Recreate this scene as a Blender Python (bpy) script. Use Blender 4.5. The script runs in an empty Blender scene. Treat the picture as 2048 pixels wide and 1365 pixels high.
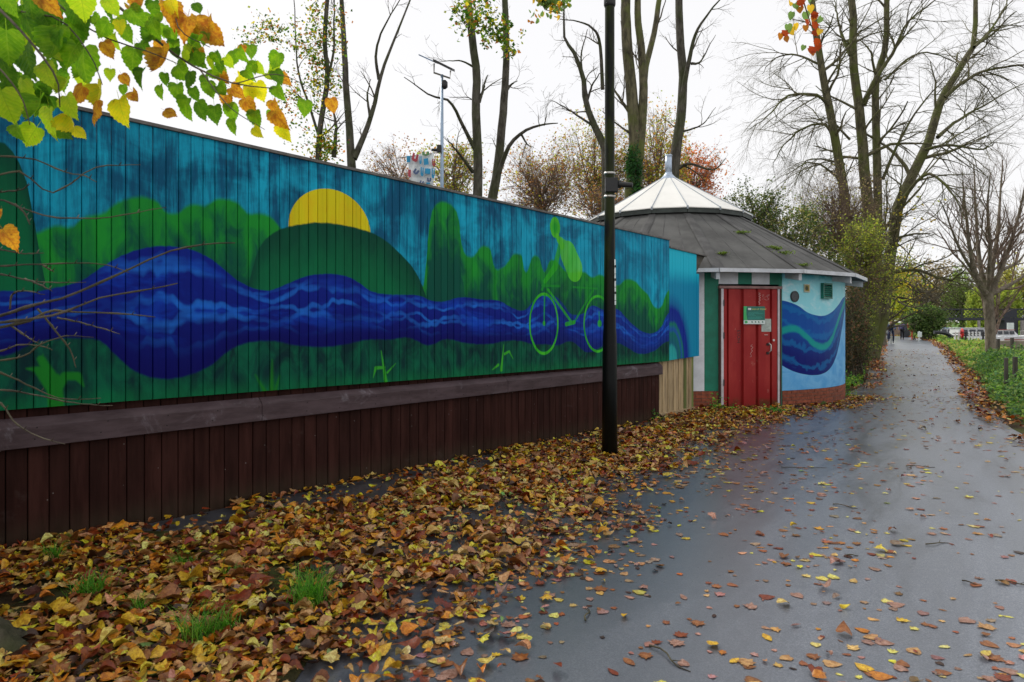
import bpy, bmesh, math, random
import numpy as np
from math import radians as R, sin, cos, pi
random.seed(7); rng = np.random.default_rng(7)
S = bpy.context.scene
COL = S.collection
# ------------------------------------------------------------------ camera, sky, sun, exposure
CH = 1.56; F = 1365.0; HY = 655.0
cam = bpy.data.cameras.new('camera'); camo = bpy.data.objects.new('camera', cam); COL.objects.link(camo)
cam.lens = 24; cam.sensor_width = 36; cam.clip_end = 2000; cam.clip_start = .05
cam.shift_y = -(682.5 - HY) / 2048
camo.location = (0, 0, CH); camo.rotation_euler = (R(90), 0, 0)
cam.dof.use_dof = True; cam.dof.focus_distance = 9.0; cam.dof.aperture_fstop = 7.0
S.camera = camo
SUN_EL, SUN_AZ = 42, -40          # azimuth measured from +Y towards +X
w = bpy.data.worlds.new('World'); S.world = w; w.use_nodes = True
wt = w.node_tree; bg = wt.nodes['Background']
sky = wt.nodes.new('ShaderNodeTexSky'); sky.sky_type = 'NISHITA'; sky.sun_disc = False
sky.sun_elevation = R(SUN_EL); sky.sun_rotation = R(SUN_AZ)
tc = wt.nodes.new('ShaderNodeTexCoord'); nz = wt.nodes.new('ShaderNodeTexNoise')
nz.inputs['Scale'].default_value = 2.2; nz.inputs['Detail'].default_value = 5
wt.links.new(tc.outputs['Generated'], nz.inputs['Vector'])
rp = wt.nodes.new('ShaderNodeValToRGB'); wt.links.new(nz.outputs['Fac'], rp.inputs['Fac'])
rp.color_ramp.elements[0].position = .3; rp.color_ramp.elements[0].color = (6.7, 6.65, 6.72, 1)
rp.color_ramp.elements[1].position = .7; rp.color_ramp.elements[1].color = (7.05, 6.95, 6.92, 1)
mx = wt.nodes.new('ShaderNodeMix'); mx.data_type = 'RGBA'; mx.inputs['Factor'].default_value = .94
wt.links.new(sky.outputs['Color'], mx.inputs['A']); wt.links.new(rp.outputs['Color'], mx.inputs['B'])
wt.links.new(mx.outputs['Result'], bg.inputs['Color']); bg.inputs['Strength'].default_value = .1
sl = bpy.data.lights.new('sun', 'SUN'); sl.energy = 1.5; sl.angle = R(12); sl.color = (1, .95, .87)
so = bpy.data.objects.new('sun', sl); COL.objects.link(so)
so.rotation_euler = (R(90 - SUN_EL), 0, R(-SUN_AZ + 180)); so.location = (0, 0, 30)
V = S.view_settings; V.view_transform = 'Standard'; V.look = 'None'; V.gamma = 1; V.exposure = 0.56
V.use_curve_mapping = False
S.cycles.max_bounces = 5; S.cycles.transparent_max_bounces = 6; S.cycles.caustics_reflective = False

# ------------------------------------------------------------------ node helpers
class NT:
    def __init__(s, name):
        s.mat = bpy.data.materials.new(name); s.mat.use_nodes = True
        s.t = s.mat.node_tree; s.b = s.t.nodes['Principled BSDF']; s._pos = None
    def put(s, sock, v):
        if v is None: return
        if isinstance(v, bpy.types.NodeSocket): s.t.links.new(v, sock)
        else:
            if hasattr(sock.default_value, '__len__') and len(sock.default_value) == 4 and len(v) == 3: v = (*v, 1)
            sock.default_value = v
    def n(s, ty, **kw):
        o = s.t.nodes.new(ty)
        for k, v in kw.items(): setattr(o, k, v)
        return o
    def m(s, op, a, b=None, c=None, clamp=False):
        o = s.n('ShaderNodeMath', operation=op, use_clamp=clamp)
        for i, v in enumerate((a, b, c)): s.put(o.inputs[i], v)
        return o.outputs[0]
    def v(s, op, a, b=None, scale=None):
        o = s.n('ShaderNodeVectorMath', operation=op)
        s.put(o.inputs[0], a); s.put(o.inputs[1], b)
        if scale is not None: s.put(o.inputs['Scale'], scale)
        return o.outputs['Value'] if op in ('DOT_PRODUCT', 'LENGTH', 'DISTANCE') else o.outputs['Vector']
    def mix(s, f, a, b, bt='MIX'):
        o = s.n('ShaderNodeMix', data_type='RGBA', blend_type=bt)
        s.put(o.inputs[0], f); s.put(o.inputs[6], a); s.put(o.inputs[7], b)
        return o.outputs[2]
    def pos(s):
        if s._pos is None: s._pos = s.n('ShaderNodeNewGeometry').outputs['Position']
        return s._pos
    def obj(s): return s.n('ShaderNodeTexCoord').outputs['Object']
    def uv(s): return s.n('ShaderNodeTexCoord').outputs['UV']
    def rand(s): return s.n('ShaderNodeObjectInfo').outputs['Random']
    def attr(s, nm): return s.n('ShaderNodeAttribute', attribute_name=nm).outputs['Color']
    def scale(s, vec, sc): return s.v('MULTIPLY', vec, sc)
    def noise(s, vec, scale=5., detail=3., rough=.55, dist=0.):
        o = s.n('ShaderNodeTexNoise'); s.put(o.inputs['Vector'], vec)
        o.inputs['Scale'].default_value = scale; o.inputs['Detail'].default_value = detail
        o.inputs['Roughness'].default_value = rough; o.inputs['Distortion'].default_value = dist
        return o.outputs['Fac']
    def vor(s, vec, scale):
        o = s.n('ShaderNodeTexVoronoi'); s.put(o.inputs['Vector'], vec); o.inputs['Scale'].default_value = scale
        return o.outputs['Distance']
    def step(s, x, lo, hi, a=0., b=1.):
        o = s.n('ShaderNodeMapRange', interpolation_type='SMOOTHSTEP')
        for i, v in enumerate((x, lo, hi, a, b)): s.put(o.inputs[i], v)
        return o.outputs[0]
    def curve(s, x, pts):
        o = s.n('ShaderNodeFloatCurve'); c = o.mapping.curves[0]
        pts = sorted(pts); P = c.points
        P[0].location = pts[0]; P[1].location = pts[-1]
        for p in pts[1:-1]: P.new(*p)
        o.mapping.update(); s.put(o.inputs['Value'], x)
        return o.outputs[0]
    def bump(s, h, strength=.3, dist=.01):
        o = s.n('ShaderNodeBump'); o.inputs['Strength'].default_value = strength
        o.inputs['Distance'].default_value = dist; s.put(o.inputs['Height'], h)
        s.t.links.new(o.outputs[0], s.b.inputs['Normal'])
    def out(s, col=None, rough=None, metal=None, spec=None):
        s.put(s.b.inputs['Base Color'], col); s.put(s.b.inputs['Roughness'], rough)
        s.put(s.b.inputs['Metallic'], metal); s.put(s.b.inputs['Specular IOR Level'], spec)
        return s.mat

def pm(name, c, rough=.6, var=.2, scale=6., bump=.15, metal=0., spec=.5, stretch=(1, 1, 1), dirt=None, rv=0.):
    q = NT(name); p = q.scale(q.pos(), stretch)
    f = q.noise(p, scale, 5, .6)
    d = tuple(x * (1 - var * 1.3) for x in c); l = tuple(min(1, x * (1 + var)) for x in c)
    col = q.mix(q.step(f, .3, .7), d, l)
    if rv: col = q.mix(q.m('MULTIPLY', q.rand(), rv), col, tuple(x * .35 for x in c))
    if dirt:
        g = q.step(q.noise(q.pos(), 2.3, 6, .7), .52, .72)
        col = q.mix(q.m('MULTIPLY', g, dirt[1]), col, dirt[0])
    q.bump(q.noise(p, scale * 6, 4, .6), bump, .004)
    return q.out(col, rough, metal, spec)

# ------------------------------------------------------------------ mesh helpers
def link(name, me, m=None, parent=None, loc=None):
    o = bpy.data.objects.new(name, me); COL.objects.link(o)
    if parent is not None: o.parent = parent
    if loc is not None: o.location = loc
    if m is not None and me is not None and len(me.materials) == 0:
        for k in (m if isinstance(m, (list, tuple)) else [m]): me.materials.append(k)
    return o
def tag(o, label=None, cat=None, group=None, kind=None):
    for k, v in (('label', label), ('category', cat), ('group', group), ('kind', kind)):
        if v: o[k] = v
    return o
def empty(name, loc=(0, 0, 0), label=None, cat=None, group=None, rz=0):
    o = bpy.data.objects.new(name, None); COL.objects.link(o); o.location = loc; o.rotation_euler.z = rz
    o.empty_display_size = .2
    return tag(o, label, cat, group)
def npmesh(name, verts, faces, cols=None, smooth=False):
    """verts (n,3) ; faces (m,k)"""
    me = bpy.data.meshes.new(name); verts = np.asarray(verts, np.float32); faces = np.asarray(faces, np.int32)
    k = faces.shape[1]; nf = len(faces)
    me.vertices.add(len(verts)); me.vertices.foreach_set('co', verts.ravel())
    me.loops.add(nf * k); me.loops.foreach_set('vertex_index', faces.ravel())
    me.polygons.add(nf); me.polygons.foreach_set('loop_start', np.arange(0, nf * k, k, dtype=np.int32))
    me.polygons.foreach_set('loop_total', np.full(nf, k, np.int32))
    if cols is not None:
        a = me.color_attributes.new('col', 'FLOAT_COLOR', 'POINT')
        c = np.ones((len(verts), 4), np.float32); c[:, :3] = cols
        a.data.foreach_set('color', c.ravel())
    me.update(calc_edges=True); me.validate()
    if smooth: me.polygons.foreach_set('use_smooth', np.ones(nf, bool))
    return me
class MB:
    def __init__(s): s.v = []; s.f = []; s.m = []; s.u = {}
    def add(s, vs, fs, mi=0):
        b = len(s.v); s.v += [tuple(x) for x in vs]; s.f += [tuple(b + i for i in f) for f in fs]; s.m += [mi] * len(fs); return s
    def box(s, x0, x1, y0, y1, z0, z1, mi=0, M=None):
        vs = [(x, y, z) for z in (z0, z1) for y in (y0, y1) for x in (x0, x1)]
        if M: vs = [M(*q) for q in vs]
        return s.add(vs, [(0, 2, 3, 1), (4, 5, 7, 6), (0, 1, 5, 4), (2, 6, 7, 3), (0, 4, 6, 2), (1, 3, 7, 5)], mi)
    def tube(s, pts, rad, n=8, mi=0, cap=True):
        pts = np.array(pts, float); K = len(pts); rad = np.broadcast_to(rad, (K,))
        v, f = tubes(pts[None], np.array(rad)[None], n)
        s.add(v, f.tolist(), mi)
        if cap:
            b = len(s.v) - K * n
            s.f.append(tuple(b + i for i in range(n))[::-1]); s.f.append(tuple(b + (K - 1) * n + i for i in range(n))); s.m += [mi] * 2
        return s
    def prism(s, poly, z0, z1, mi=0, M=None):
        n = len(poly); vs = [(x, y, z0) for x, y in poly] + [(x, y, z1) for x, y in poly]
        if M: vs = [M(*q) for q in vs]
        fs = [(i, (i + 1) % n, n + (i + 1) % n, n + i) for i in range(n)] + [tuple(range(n))[::-1], tuple(range(n, 2 * n))]
        return s.add(vs, fs, mi)
    def obj(s, name, m, parent=None, smooth=False, uvf=None, bevel=0):
        me = bpy.data.meshes.new(name); me.from_pydata(s.v, [], s.f); 
        for k in (m if isinstance(m, (list, tuple)) else [m]): me.materials.append(k)
        for p, i in zip(me.polygons, s.m): p.material_index = i; p.use_smooth = smooth
        if uvf:
            ul = me.uv_layers.new(name='paint')
            for l in me.loops: ul.data[l.index].uv = uvf(me.vertices[l.vertex_index].co)
        bm = bmesh.new(); bm.from_mesh(me); bmesh.ops.recalc_face_normals(bm, faces=bm.faces); bm.to_mesh(me); bm.free()
        me.update()
        o = link(name, me, None, parent)
        if bevel:
            b = o.modifiers.new('b', 'BEVEL'); b.width = bevel; b.segments = 1; b.limit_method = 'ANGLE'
        return o
def nrm(a): return a / np.maximum(np.linalg.norm(a, axis=-1, keepdims=True), 1e-9)
def tubes(P, Rr, n=5):
    """P (N,K,3) polylines, Rr (N,K) radii -> verts, quad faces"""
    N, K, _ = P.shape
    T = np.empty_like(P); T[:, 1:-1] = P[:, 2:] - P[:, :-2]; T[:, 0] = P[:, 1] - P[:, 0]; T[:, -1] = P[:, -1] - P[:, -2]
    T = nrm(T); t0 = nrm(P[:, -1] - P[:, 0])
    ref = np.where(np.abs(t0[:, 2:3]) > .8, np.array([[1., .1, 0]]), np.array([[.05, 0, 1.]]))[:, None, :]
    A = nrm(np.cross(T, np.broadcast_to(ref, T.shape))); B = np.cross(T, A)
    th = np.arange(n) * 2 * pi / n
    ring = A[:, :, None] * np.cos(th)[None, None, :, None] + B[:, :, None] * np.sin(th)[None, None, :, None]
    Vv = (P[:, :, None] + ring * Rr[:, :, None, None]).reshape(-1, 3)
    i = np.arange(N)[:, None, None] * K * n + np.arange(K - 1)[None, :, None] * n; j = np.arange(n)[None, None, :]; j2 = (j + 1) % n
    Fq = np.stack([i + j, i + j2, i + n + j2, i + n + j], -1).reshape(-1, 4)
    return Vv, Fq
def cat_mesh(parts):
    vs = []; fs = []; b = 0
    for v, f in parts: vs.append(v); fs.append(f + b); b += len(v)
    return np.concatenate(vs), np.concatenate(fs)
def P(px, py, Y): return np.array([(px - 1024) / F * Y, Y, CH + (HY - py) / F * Y])
def smooth_poly(pts, K):
    pts = np.array(pts, float); n = len(pts)
    if n == 2: t = np.linspace(0, 1, K)[:, None]; return pts[0] * (1 - t) + pts[1] * t
    q = np.vstack([2 * pts[0] - pts[1], pts, 2 * pts[-1] - pts[-2]]); out = []
    for s in np.linspace(0, n - 1, K):
        i = min(int(s), n - 2); t = s - i; a, b, c, d = q[i:i + 4]
        out.append(.5 * ((2 * b) + (c - a) * t + (2 * a - 5 * b + 4 * c - d) * t * t + (-a + 3 * b - 3 * c + d) * t ** 3))
    return np.array(out)
def grow(Pp, Rp, m, ln, ang, up=0., K=5, wig=.12, rs=.6, t0=.2, rend=.3, rmin=.002, side=None):
    N, Kp, _ = Pp.shape; idx = np.repeat(np.arange(N), m); M = len(idx)
    t = t0 + (1 - t0) * rng.random(M); s = t * (Kp - 1); i = np.minimum(s.astype(int), Kp - 2); f = (s - i)[:, None]
    p = Pp[idx, i] * (1 - f) + Pp[idx, i + 1] * f; tan = nrm(Pp[idx, i + 1] - Pp[idx, i])
    r0 = Rp[idx, i] * (1 - f[:, 0]) + Rp[idx, i + 1] * f[:, 0]
    rv = nrm(rng.normal(size=(M, 3)))
    if side is not None: rv = nrm(rv + np.array(side))
    perp = nrm(rv - tan * (rv * tan).sum(1, keepdims=True))
    a = R(ang) * (.7 + .6 * rng.random(M))[:, None]; d = nrm(np.cos(a) * tan + np.sin(a) * perp)
    L = (ln[0] + (ln[1] - ln[0]) * rng.random(M)) * (1.15 - .6 * t); step = (L / (K - 1))[:, None]
    out = np.empty((M, K, 3)); out[:, 0] = p
    for k in range(1, K):
        d = nrm(d + rng.normal(size=(M, 3)) * wig + np.array([0, 0, up])); out[:, k] = out[:, k - 1] + d * step
    rb = np.maximum(np.minimum(r0 * rs, L * .03), rmin)
    Rr = rb[:, None] * np.linspace(1, rend, K)[None]
    return out, np.maximum(Rr, rmin * .7)
def leafcloud(pts, size, pal, wts=None, flat=0., gain=1.5):
    """folded diamond leaves; returns verts, tri faces, colours"""
    N = len(pts); sz = np.broadcast_to(size, (N,)) * (.6 + .8 * rng.random(N))
    d = nrm(rng.normal(size=(N, 3)) * np.array([1, 1, .7])); nn = rng.normal(size=(N, 3)) + np.array([0, 0, flat])
    sd = nrm(np.cross(d, nn)); up = np.cross(sd, d)
    b = pts; tip = pts + d * sz[:, None]
    mid = pts + d * sz[:, None] * .45; fold = up * sz[:, None] * .12
    l = mid + sd * sz[:, None] * .36 + fold; r = mid - sd * sz[:, None] * .36 + fold
    vs = np.stack([b, l, tip, r], 1).reshape(-1, 3); i = np.arange(N)[:, None] * 4
    fs = np.concatenate([i + np.array([[0, 2, 1]]), i + np.array([[0, 3, 2]])], 0)
    pal = np.minimum(np.array(pal) * gain, .75); c = pal[rng.choice(len(pal), N, p=wts)] * (.6 + .8 * rng.random((N, 1)))
    return vs, fs, np.repeat(c, 4, 0)
def blob(c, r, n, clumps=40, spread=.16, shell=.55):
    c = np.array(c); r = np.array(r)
    q = nrm(rng.normal(size=(clumps, 3))) * (shell + (1 - shell) * rng.random((clumps, 1)))
    k = rng.integers(0, clumps, n); sp = spread * (.5 + rng.random((clumps, 1)))
    return c + (q[k] + rng.normal(size=(n, 3)) * sp[k]) * r

def leafmat(name, trans=.5, rough=.5, tint=1.0):
    q = NT(name); c = q.attr('col')
    tr = q.n('ShaderNodeBsdfTranslucent'); q.put(tr.inputs['Color'], q.mix(.35, c, q.mix(1., c, (1.6, 1.7, .8), 'MULTIPLY')))
    q.out(c, rough, 0, .3)
    ms = q.n('ShaderNodeMixShader'); ms.inputs[0].default_value = trans
    o = q.t.nodes['Material Output']; q.t.links.new(q.b.outputs[0], ms.inputs[1]); q.t.links.new(tr.outputs[0], ms.inputs[2]); q.t.links.new(ms.outputs[0], o.inputs[0])
    return q.mat
M_LEAF = leafmat('foliage')
def littermat():
    q = NT('litter'); c = q.attr('col'); p = q.pos(); f = q.noise(p, 55, 4, .65); g = q.noise(p, 190, 2, .6)
    col = q.mix(q.step(f, .38, .62), q.mix(1., c, (.62, .5, .42), 'MULTIPLY'), c); col = q.mix(q.m('MULTIPLY', q.step(g, .55, .7), .5), col, q.mix(1., c, (.4, .3, .25), 'MULTIPLY'))
    tr = q.n('ShaderNodeBsdfTranslucent'); q.put(tr.inputs['Color'], col); q.out(col, .36, 0, .4); q.bump(f, .5, .004)
    ms = q.n('ShaderNodeMixShader'); ms.inputs[0].default_value = .15; o = q.t.nodes['Material Output']; q.t.links.new(q.b.outputs[0], ms.inputs[1]); q.t.links.new(tr.outputs[0], ms.inputs[2]); q.t.links.new(ms.outputs[0], o.inputs[0]); return q.mat
M_LITTER = littermat()
def bark(name, c1, c2, moss=(.05, .07, .015), mf=.5):
    q = NT(name); p = q.scale(q.pos(), (1, 1, .35)); f = q.noise(p, 9, 6, .65)
    col = q.mix(q.step(f, .35, .65), c1, c2)
    g = q.step(q.noise(q.pos(), 1.6, 4, .6), .42, .62)
    col = q.mix(q.m('MULTIPLY', g, mf), col, moss)
    q.bump(q.noise(p, 22, 5, .7), .7, .02)
    return q.out(col, .85, 0, .3)
M_MTWIG = bark('twig_mossy', (.07, .062, .04), (.2, .18, .11), (.13, .14, .04), .6)
M_PTWIG = bark('twig_pale', (.13, .09, .07), (.30, .22, .18), (.2, .16, .06), .3)
M_BARK = bark('bark_grey', (.035, .03, .022), (.11, .1, .08), mf=.5)
M_BARKG = bark('bark_mossy', (.05, .045, .025), (.14, .125, .07), (.10, .12, .025), .85)
M_TWIG = bark('twig_bark', (.05, .042, .032), (.15, .125, .09), (.09, .09, .03), .4)

# ------------------------------------------------------------------ terrain
def gz(x, y): return .0095 * np.maximum(0, np.asarray(y, float) - 14)
RE = np.array([(-6, 4.0), (2, 4.8), (6, 6.0), (9.9, 7.43), (14.7, 10.1), (19.6, 13.3), (39.8, 25.3), (55, 34.2), (72, 42.0), (110, 44)])
LE = np.array([(-6, -6.2), (2, -6.2), (4.7, -3.6), (12.6, 3.4), (13.6, 3.9), (15.8, 7.7), (18, 9.3), (25, 13.1), (39.8, 21.3), (55, 29.6), (68, 36.4), (110, 38)])
def redge(y): return np.interp(y, RE[:, 0], RE[:, 1])
def ledge(y): return np.interp(y, LE[:, 0], LE[:, 1])
def ground_z(x, y):
    x = np.asarray(x, float); y = np.asarray(y, float)
    t = np.clip((x - redge(y) - 3.2) / 1.6, 0, 1); t = t * t * (3 - 2 * t)
    back = np.clip((y - 88) / 12, 0, 1)
    return gz(x, y) - t * 1.9 * (1 - back) - .0 + .02 * np.sin(x * 2.1) * np.cos(y * 1.7) * (np.abs(x - redge(y) - 1.6) < 1.4)
ys = np.concatenate([np.arange(-10, 30, .6), np.arange(30, 120, 1.5), np.arange(120, 700, 30)]); xs = np.concatenate([np.arange(-300, -20, 20), np.arange(-20, 70, .6), np.arange(70, 500, 20)])
XX, YY = np.meshgrid(xs, ys); ZZ = ground_z(XX, YY) - .012
nx = len(xs); ii = (np.arange(len(ys) - 1)[:, None] * nx + np.arange(nx - 1)[None]).ravel()
q = NT('ground_soil'); p = q.pos(); f = q.noise(p, .8, 6, .7); g = q.noise(p, 12, 5, .7)
col = q.mix(q.step(f, .4, .6), (.035, .022, .013), (.05, .06, .015)); col = q.mix(q.m('MULTIPLY', q.step(g, .5, .7), .6), col, (.12, .06, .02))
sp = q.n('ShaderNodeSeparateXYZ'); q.put(sp.inputs[0], p)
col = q.mix(q.step(sp.outputs[1], 60, 90), col, (.08, .16, .025))
q.bump(g, .6, .03); M_SOIL = q.out(col, .9, 0, .2)
tag(link('ground', npmesh('ground', np.stack([XX, YY, ZZ], -1).reshape(-1, 3), np.stack([ii, ii + 1, ii + 1 + nx, ii + nx], 1), smooth=True), M_SOIL), kind='structure')
# asphalt path
q = NT('wet_asphalt'); p = q.pos()
sxy = q.n('ShaderNodeMapping'); q.put(sxy.inputs['Vector'], p); sxy.inputs['Rotation'].default_value = (0, 0, R(32)); n1 = q.noise(q.scale(sxy.outputs[0], (1.5, .28, 1)), 1.3, 6, .66, .5); n2 = q.noise(p, 9, 5, .7); n3 = q.noise(p, 140, 2, .5); sv = q.vor(p, 95)
sx0 = q.n('ShaderNodeSeparateXYZ'); q.put(sx0.inputs[0], p); damp = q.step(q.m('ADD', q.m('SUBTRACT', sx0.outputs[0], q.m('MULTIPLY', sx0.outputs[1], .38)), q.m('MULTIPLY', n1, 3.)), -.6, 2.6, .3, 0.)
wet = q.step(q.m('ADD', q.m('ADD', n1, q.m('MULTIPLY', n2, .25)), damp), .45, .85)
col = q.mix(n2, (.075, .082, .102), (.155, .166, .198)); col = q.mix(q.step(n3, .42, .68, 0., .85), col, (.27, .275, .30)); col = q.mix(q.step(q.vor(p, 70), .1, .3, .75, 0.), col, (.02, .02, .024)); col = q.mix(q.m('MULTIPLY', q.step(q.noise(p, 28, 4, .75), .56, .7), .5), col, (.24, .245, .27)); 
col = q.mix(q.m('MULTIPLY', wet, .7), col, (.03, .031, .038))
grit = q.step(sv, .12, .34, .5, 0.)
rough = q.m('ADD', q.m('ADD', q.m('MULTIPLY', n2, .12), q.step(wet, 0., 1., .36, .20)), q.m('MULTIPLY', n3, .08))
bh = q.m('ADD', q.m('MULTIPLY', n3, .7), q.m('MULTIPLY', q.noise(p, 420, 2, .6), .6)); bp = q.n('ShaderNodeBump'); bp.inputs['Distance'].default_value = .004
q.put(bp.inputs['Height'], bh); q.put(bp.inputs['Strength'], q.step(wet, 0, 1, .55, .22)); q.t.links.new(bp.outputs[0], q.b.inputs['Normal'])
q.b.inputs['Specular Tint'].default_value = (.82, .9, 1, 1)
q.b.inputs['Coat Weight'].default_value = .5; q.b.inputs['Coat Roughness'].default_value = .28; q.b.inputs['Coat Tint'].default_value = (.9, .95, 1, 1)
M_ASPH = q.out(col, rough, 0, .9)
py_ = np.concatenate([np.arange(-6, 20, .5), np.arange(20, 110, 2)]); ns = 16
vs = []; 
for y in py_:
    for t in np.linspace(0, 1, ns):
        a, b = ledge(y), redge(y); jit = (.06 * sin(y * 5.1) + .05 * sin(y * 13)) * (1 if t == 1 else 0); x = a + (b - a) * t + jit
        vs.append((x, y, float(gz(x, y)) + .004 - (.012 if t in (0, 1) else 0)))
ii = (np.arange(len(py_) - 1)[:, None] * ns + np.arange(ns - 1)[None]).ravel()
tag(link('path', npmesh('path', vs, np.stack([ii, ii + 1, ii + 1 + ns, ii + ns], 1), smooth=True), M_ASPH), kind='structure')
# soil verge bottom-left
vg = [(-4.0, 1.0), (-.95, 1.0), (-.95, 3.0), (-.95, 3.9), (-1.3, 4.4), (-1.7, 4.95), (-2.6, 5.2), (-3.1, 5.2), (-3.45, 4.8), (-3.9, 4.3)]
mb = MB(); mb.add([(x, y, .008) for x, y in vg], [tuple(range(len(vg)))])
tag(mb.obj('verge_soil', M_SOIL), kind='structure')
# river
q = NT('river_water'); q.bump(q.noise(q.scale(q.pos(), (1, .5, 1)), 3, 4, .6), .25, .03)
M_WATER = q.out((.07, .065, .045), .08, 0, .5)
mb = MB(); mb.add([(5, -10, -.32), (500, -10, -.32), (500, 100, -.32), (5, 100, -.32)], [(0, 1, 2, 3)])
tag(mb.obj('river', M_WATER), kind='structure')

# ------------------------------------------------------------------ timber fence with the mural
VX = 2230.0; ZA = 4.732
FD = np.array([.6621, .7494, 0]); FN = np.array([.7494, -.6621, 0]); FP = np.array([-3.55, ZA, 0])
def fu(px): return (ZA * VX / (VX - px) - ZA) / .7494
def fz(px): return ZA * VX / (VX - px)
def fv(px, py): return CH + (HY - py) / F * fz(px)
def FM(u, o, v): return tuple(FP + FD * u + FN * o + np.array([0, 0, v]))
def lin(u, a, b): return a + (b - a) * u / 9.12
US, VS = 11.6, 3.4          # paint coordinates run 0..1 over this many metres
def cp(pts): return [(min(1, max(0, (fu(x) + .8) / US)), min(1, max(0, fv(x, y) / VS))) for x, y in pts]
def mural(name, left):
    q = NT(name); uv = q.uv(); s = q.n('ShaderNodeSeparateXYZ'); q.put(s.inputs[0], uv); U, Vv = s.outputs[0], s.outputs[1]
    pm_ = q.v('MULTIPLY', uv, (US, VS, 1))                  # metres on the fence
    str_ = q.noise(q.scale(pm_, (5, .7, 1)), 1.3, 5, .65, .5); st2 = q.noise(q.scale(pm_, (26, 1.3, 1)), 1.5, 4, .7)
    cl = q.noise(q.scale(pm_, (1.0, 1.3, 1)), 1.5, 6, .6, .7); br = q.m('SUBTRACT', q.rand(), .5)
    wob = q.m('MULTIPLY', q.m('SUBTRACT', q.noise(pm_, 14, 3, .6), .5), .006)
    Vw = q.m('ADD', Vv, wob)
    k = q.m('ADD', q.m('ADD', str_, q.m('MULTIPLY', q.m('SUBTRACT', cl, .5), 1.1)), q.m('MULTIPLY', q.m('SUBTRACT', st2, .5), .5))
    skyc = q.mix(q.step(k, .3, .78), (.002, .10, .20), (.01, .46, .66))
    skyc = q.mix(q.step(U, .45, .95, 0., .35), skyc, (.008, .42, .62))  # tree shade on the left painted in: sky colour brightens to the right
    def layer(base, over, edge, soft=.0022):
        return q.mix(q.step(q.m('SUBTRACT', edge, Vw), -soft, soft), base, over)
    SK = [(-70,470),(0,478),(70,468),(85,462),(110,452),(140,458),(155,440),(180,432),(202,428),(225,410),(250,400),(285,396),(310,405),(330,428),(352,428),(365,415),(390,410),(405,415),(420,402),(445,400),(475,410),(490,430),(510,428),(530,432),(548,450),(600,500),(800,560),(838,575),(845,540),(849,480),(853,440),(863,414),(880,405),(898,413),(912,445),(919,500),(935,515),(952,498),(965,493),(978,508),(984,540),(1000,535),(1013,520),(1025,508),(1038,512),(1044,548),(1055,520),(1066,512),(1076,525),(1082,545),(1096,520),(1130,545),(1163,545),(1178,555),(1195,550),(1215,570),(1233,570),(1245,560),(1260,561),(1275,575),(1290,590),(1310,617),(1325,592),(1334,580),(1393,585)]
    RT = [(-70,585),(0,583),(75,583),(100,578),(150,566),(200,535),(250,508),(310,494),(360,497),(400,510),(440,538),(480,568),(510,580),(530,582),(560,572),(600,556),(640,549),(680,552),(710,565),(740,585),(780,590),(830,592),(860,603),(880,604),(910,596),(930,596),(960,600),(990,602),(1015,615),(1038,622),(1058,606),(1080,590),(1100,592),(1120,608),(1140,630),(1160,628),(1180,612),(1200,620),(1225,618),(1245,635),(1260,650),(1290,667),(1302,666),(1316,655),(1333,626),(1393,610)]
    RB = [(-70,705),(0,712),(69,684),(138,677),(193,681),(213,698),(241,724),(275,748),(310,757),(344,757),(379,748),(413,733),(448,705),(482,688),(516,683),(551,684),(585,691),(654,694),(689,688),(730,680),(782,679),(803,675),(823,680),(851,691),(885,679),(920,686),(954,689),(977,688),(1008,682),(1038,683),(1060,689),(1085,689),(1109,691),(1134,683),(1152,694),(1171,705),(1195,695),(1226,686),(1248,695),(1275,708),(1300,703),(1331,683),(1393,690)]
    gk = q.noise(q.scale(pm_, (3, 1.5, 1)), 2, 5, .6, .6)
    col = skyc
    tex = []
    if left:                                                 # setting sun
        cx, cy = (fu(657) + .8) / US, fv(660, 462) / VS
        rx, ry = (fu(742) - fu(580)) / 2 / US, (fv(660, 381) - fv(660, 462)) / VS
        d = q.v('LENGTH', q.v('DIVIDE', q.v('SUBTRACT', uv, (cx, cy, 0)), (rx, ry, 1)))
        col = q.mix(q.step(d, .992, 1.008, 1., 0.), col, q.mix(q.step(gk, .4, .7), (.85, .72, .01), (.88, .64, .01)))
    e = q.curve(U, cp(SK)); dep = q.m('SUBTRACT', e, Vw)
    bush = q.mix(q.step(q.m('ADD', dep, q.m('MULTIPLY', q.m('SUBTRACT', gk, .5), .42)), -.02, .17, 0., 1.), (.014, .33, .035), (.001, .095, .06))
    col = layer(col, bush, e, .007)
    if left:
        HL = [(-70,320),(-30,292),(0,288),(20,305),(40,340),(55,385),(63,430),(70,480),(85,560),(120,640),(440,640),(480,600),(497,550),(506,510),(522,483),(545,465),(580,453),(640,447),(700,456),(735,466),(770,487),(800,515),(825,545),(845,590),(860,620),(1333,640),(1393,640)]
        e2 = q.curve(U, cp(HL)); d2 = q.m('SUBTRACT', e2, Vw)
        col = layer(col, q.mix(q.step(q.m('ADD', d2, q.m('MULTIPLY', gk, .12)), .05, .22), (.001, .075, .04), (.002, .17, .06)), e2, .003)
    et, eb = q.curve(U, cp(RT)), q.curve(U, cp(RB))
    sx = q.m('DIVIDE', q.m('SUBTRACT', Vw, eb), q.m('MAXIMUM', q.m('SUBTRACT', et, eb), .01))
    wv = q.noise(q.scale(pm_, (1.3, .3, 1)), 1.4, 3, .5, .4); wv2 = q.noise(q.scale(pm_, (.9, 3.2, 1)), 1.3, 3, .6)
    ph = q.m('ADD', q.m('MULTIPLY', sx, 15.), q.m('MULTIPLY', wv, 14.))
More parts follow.
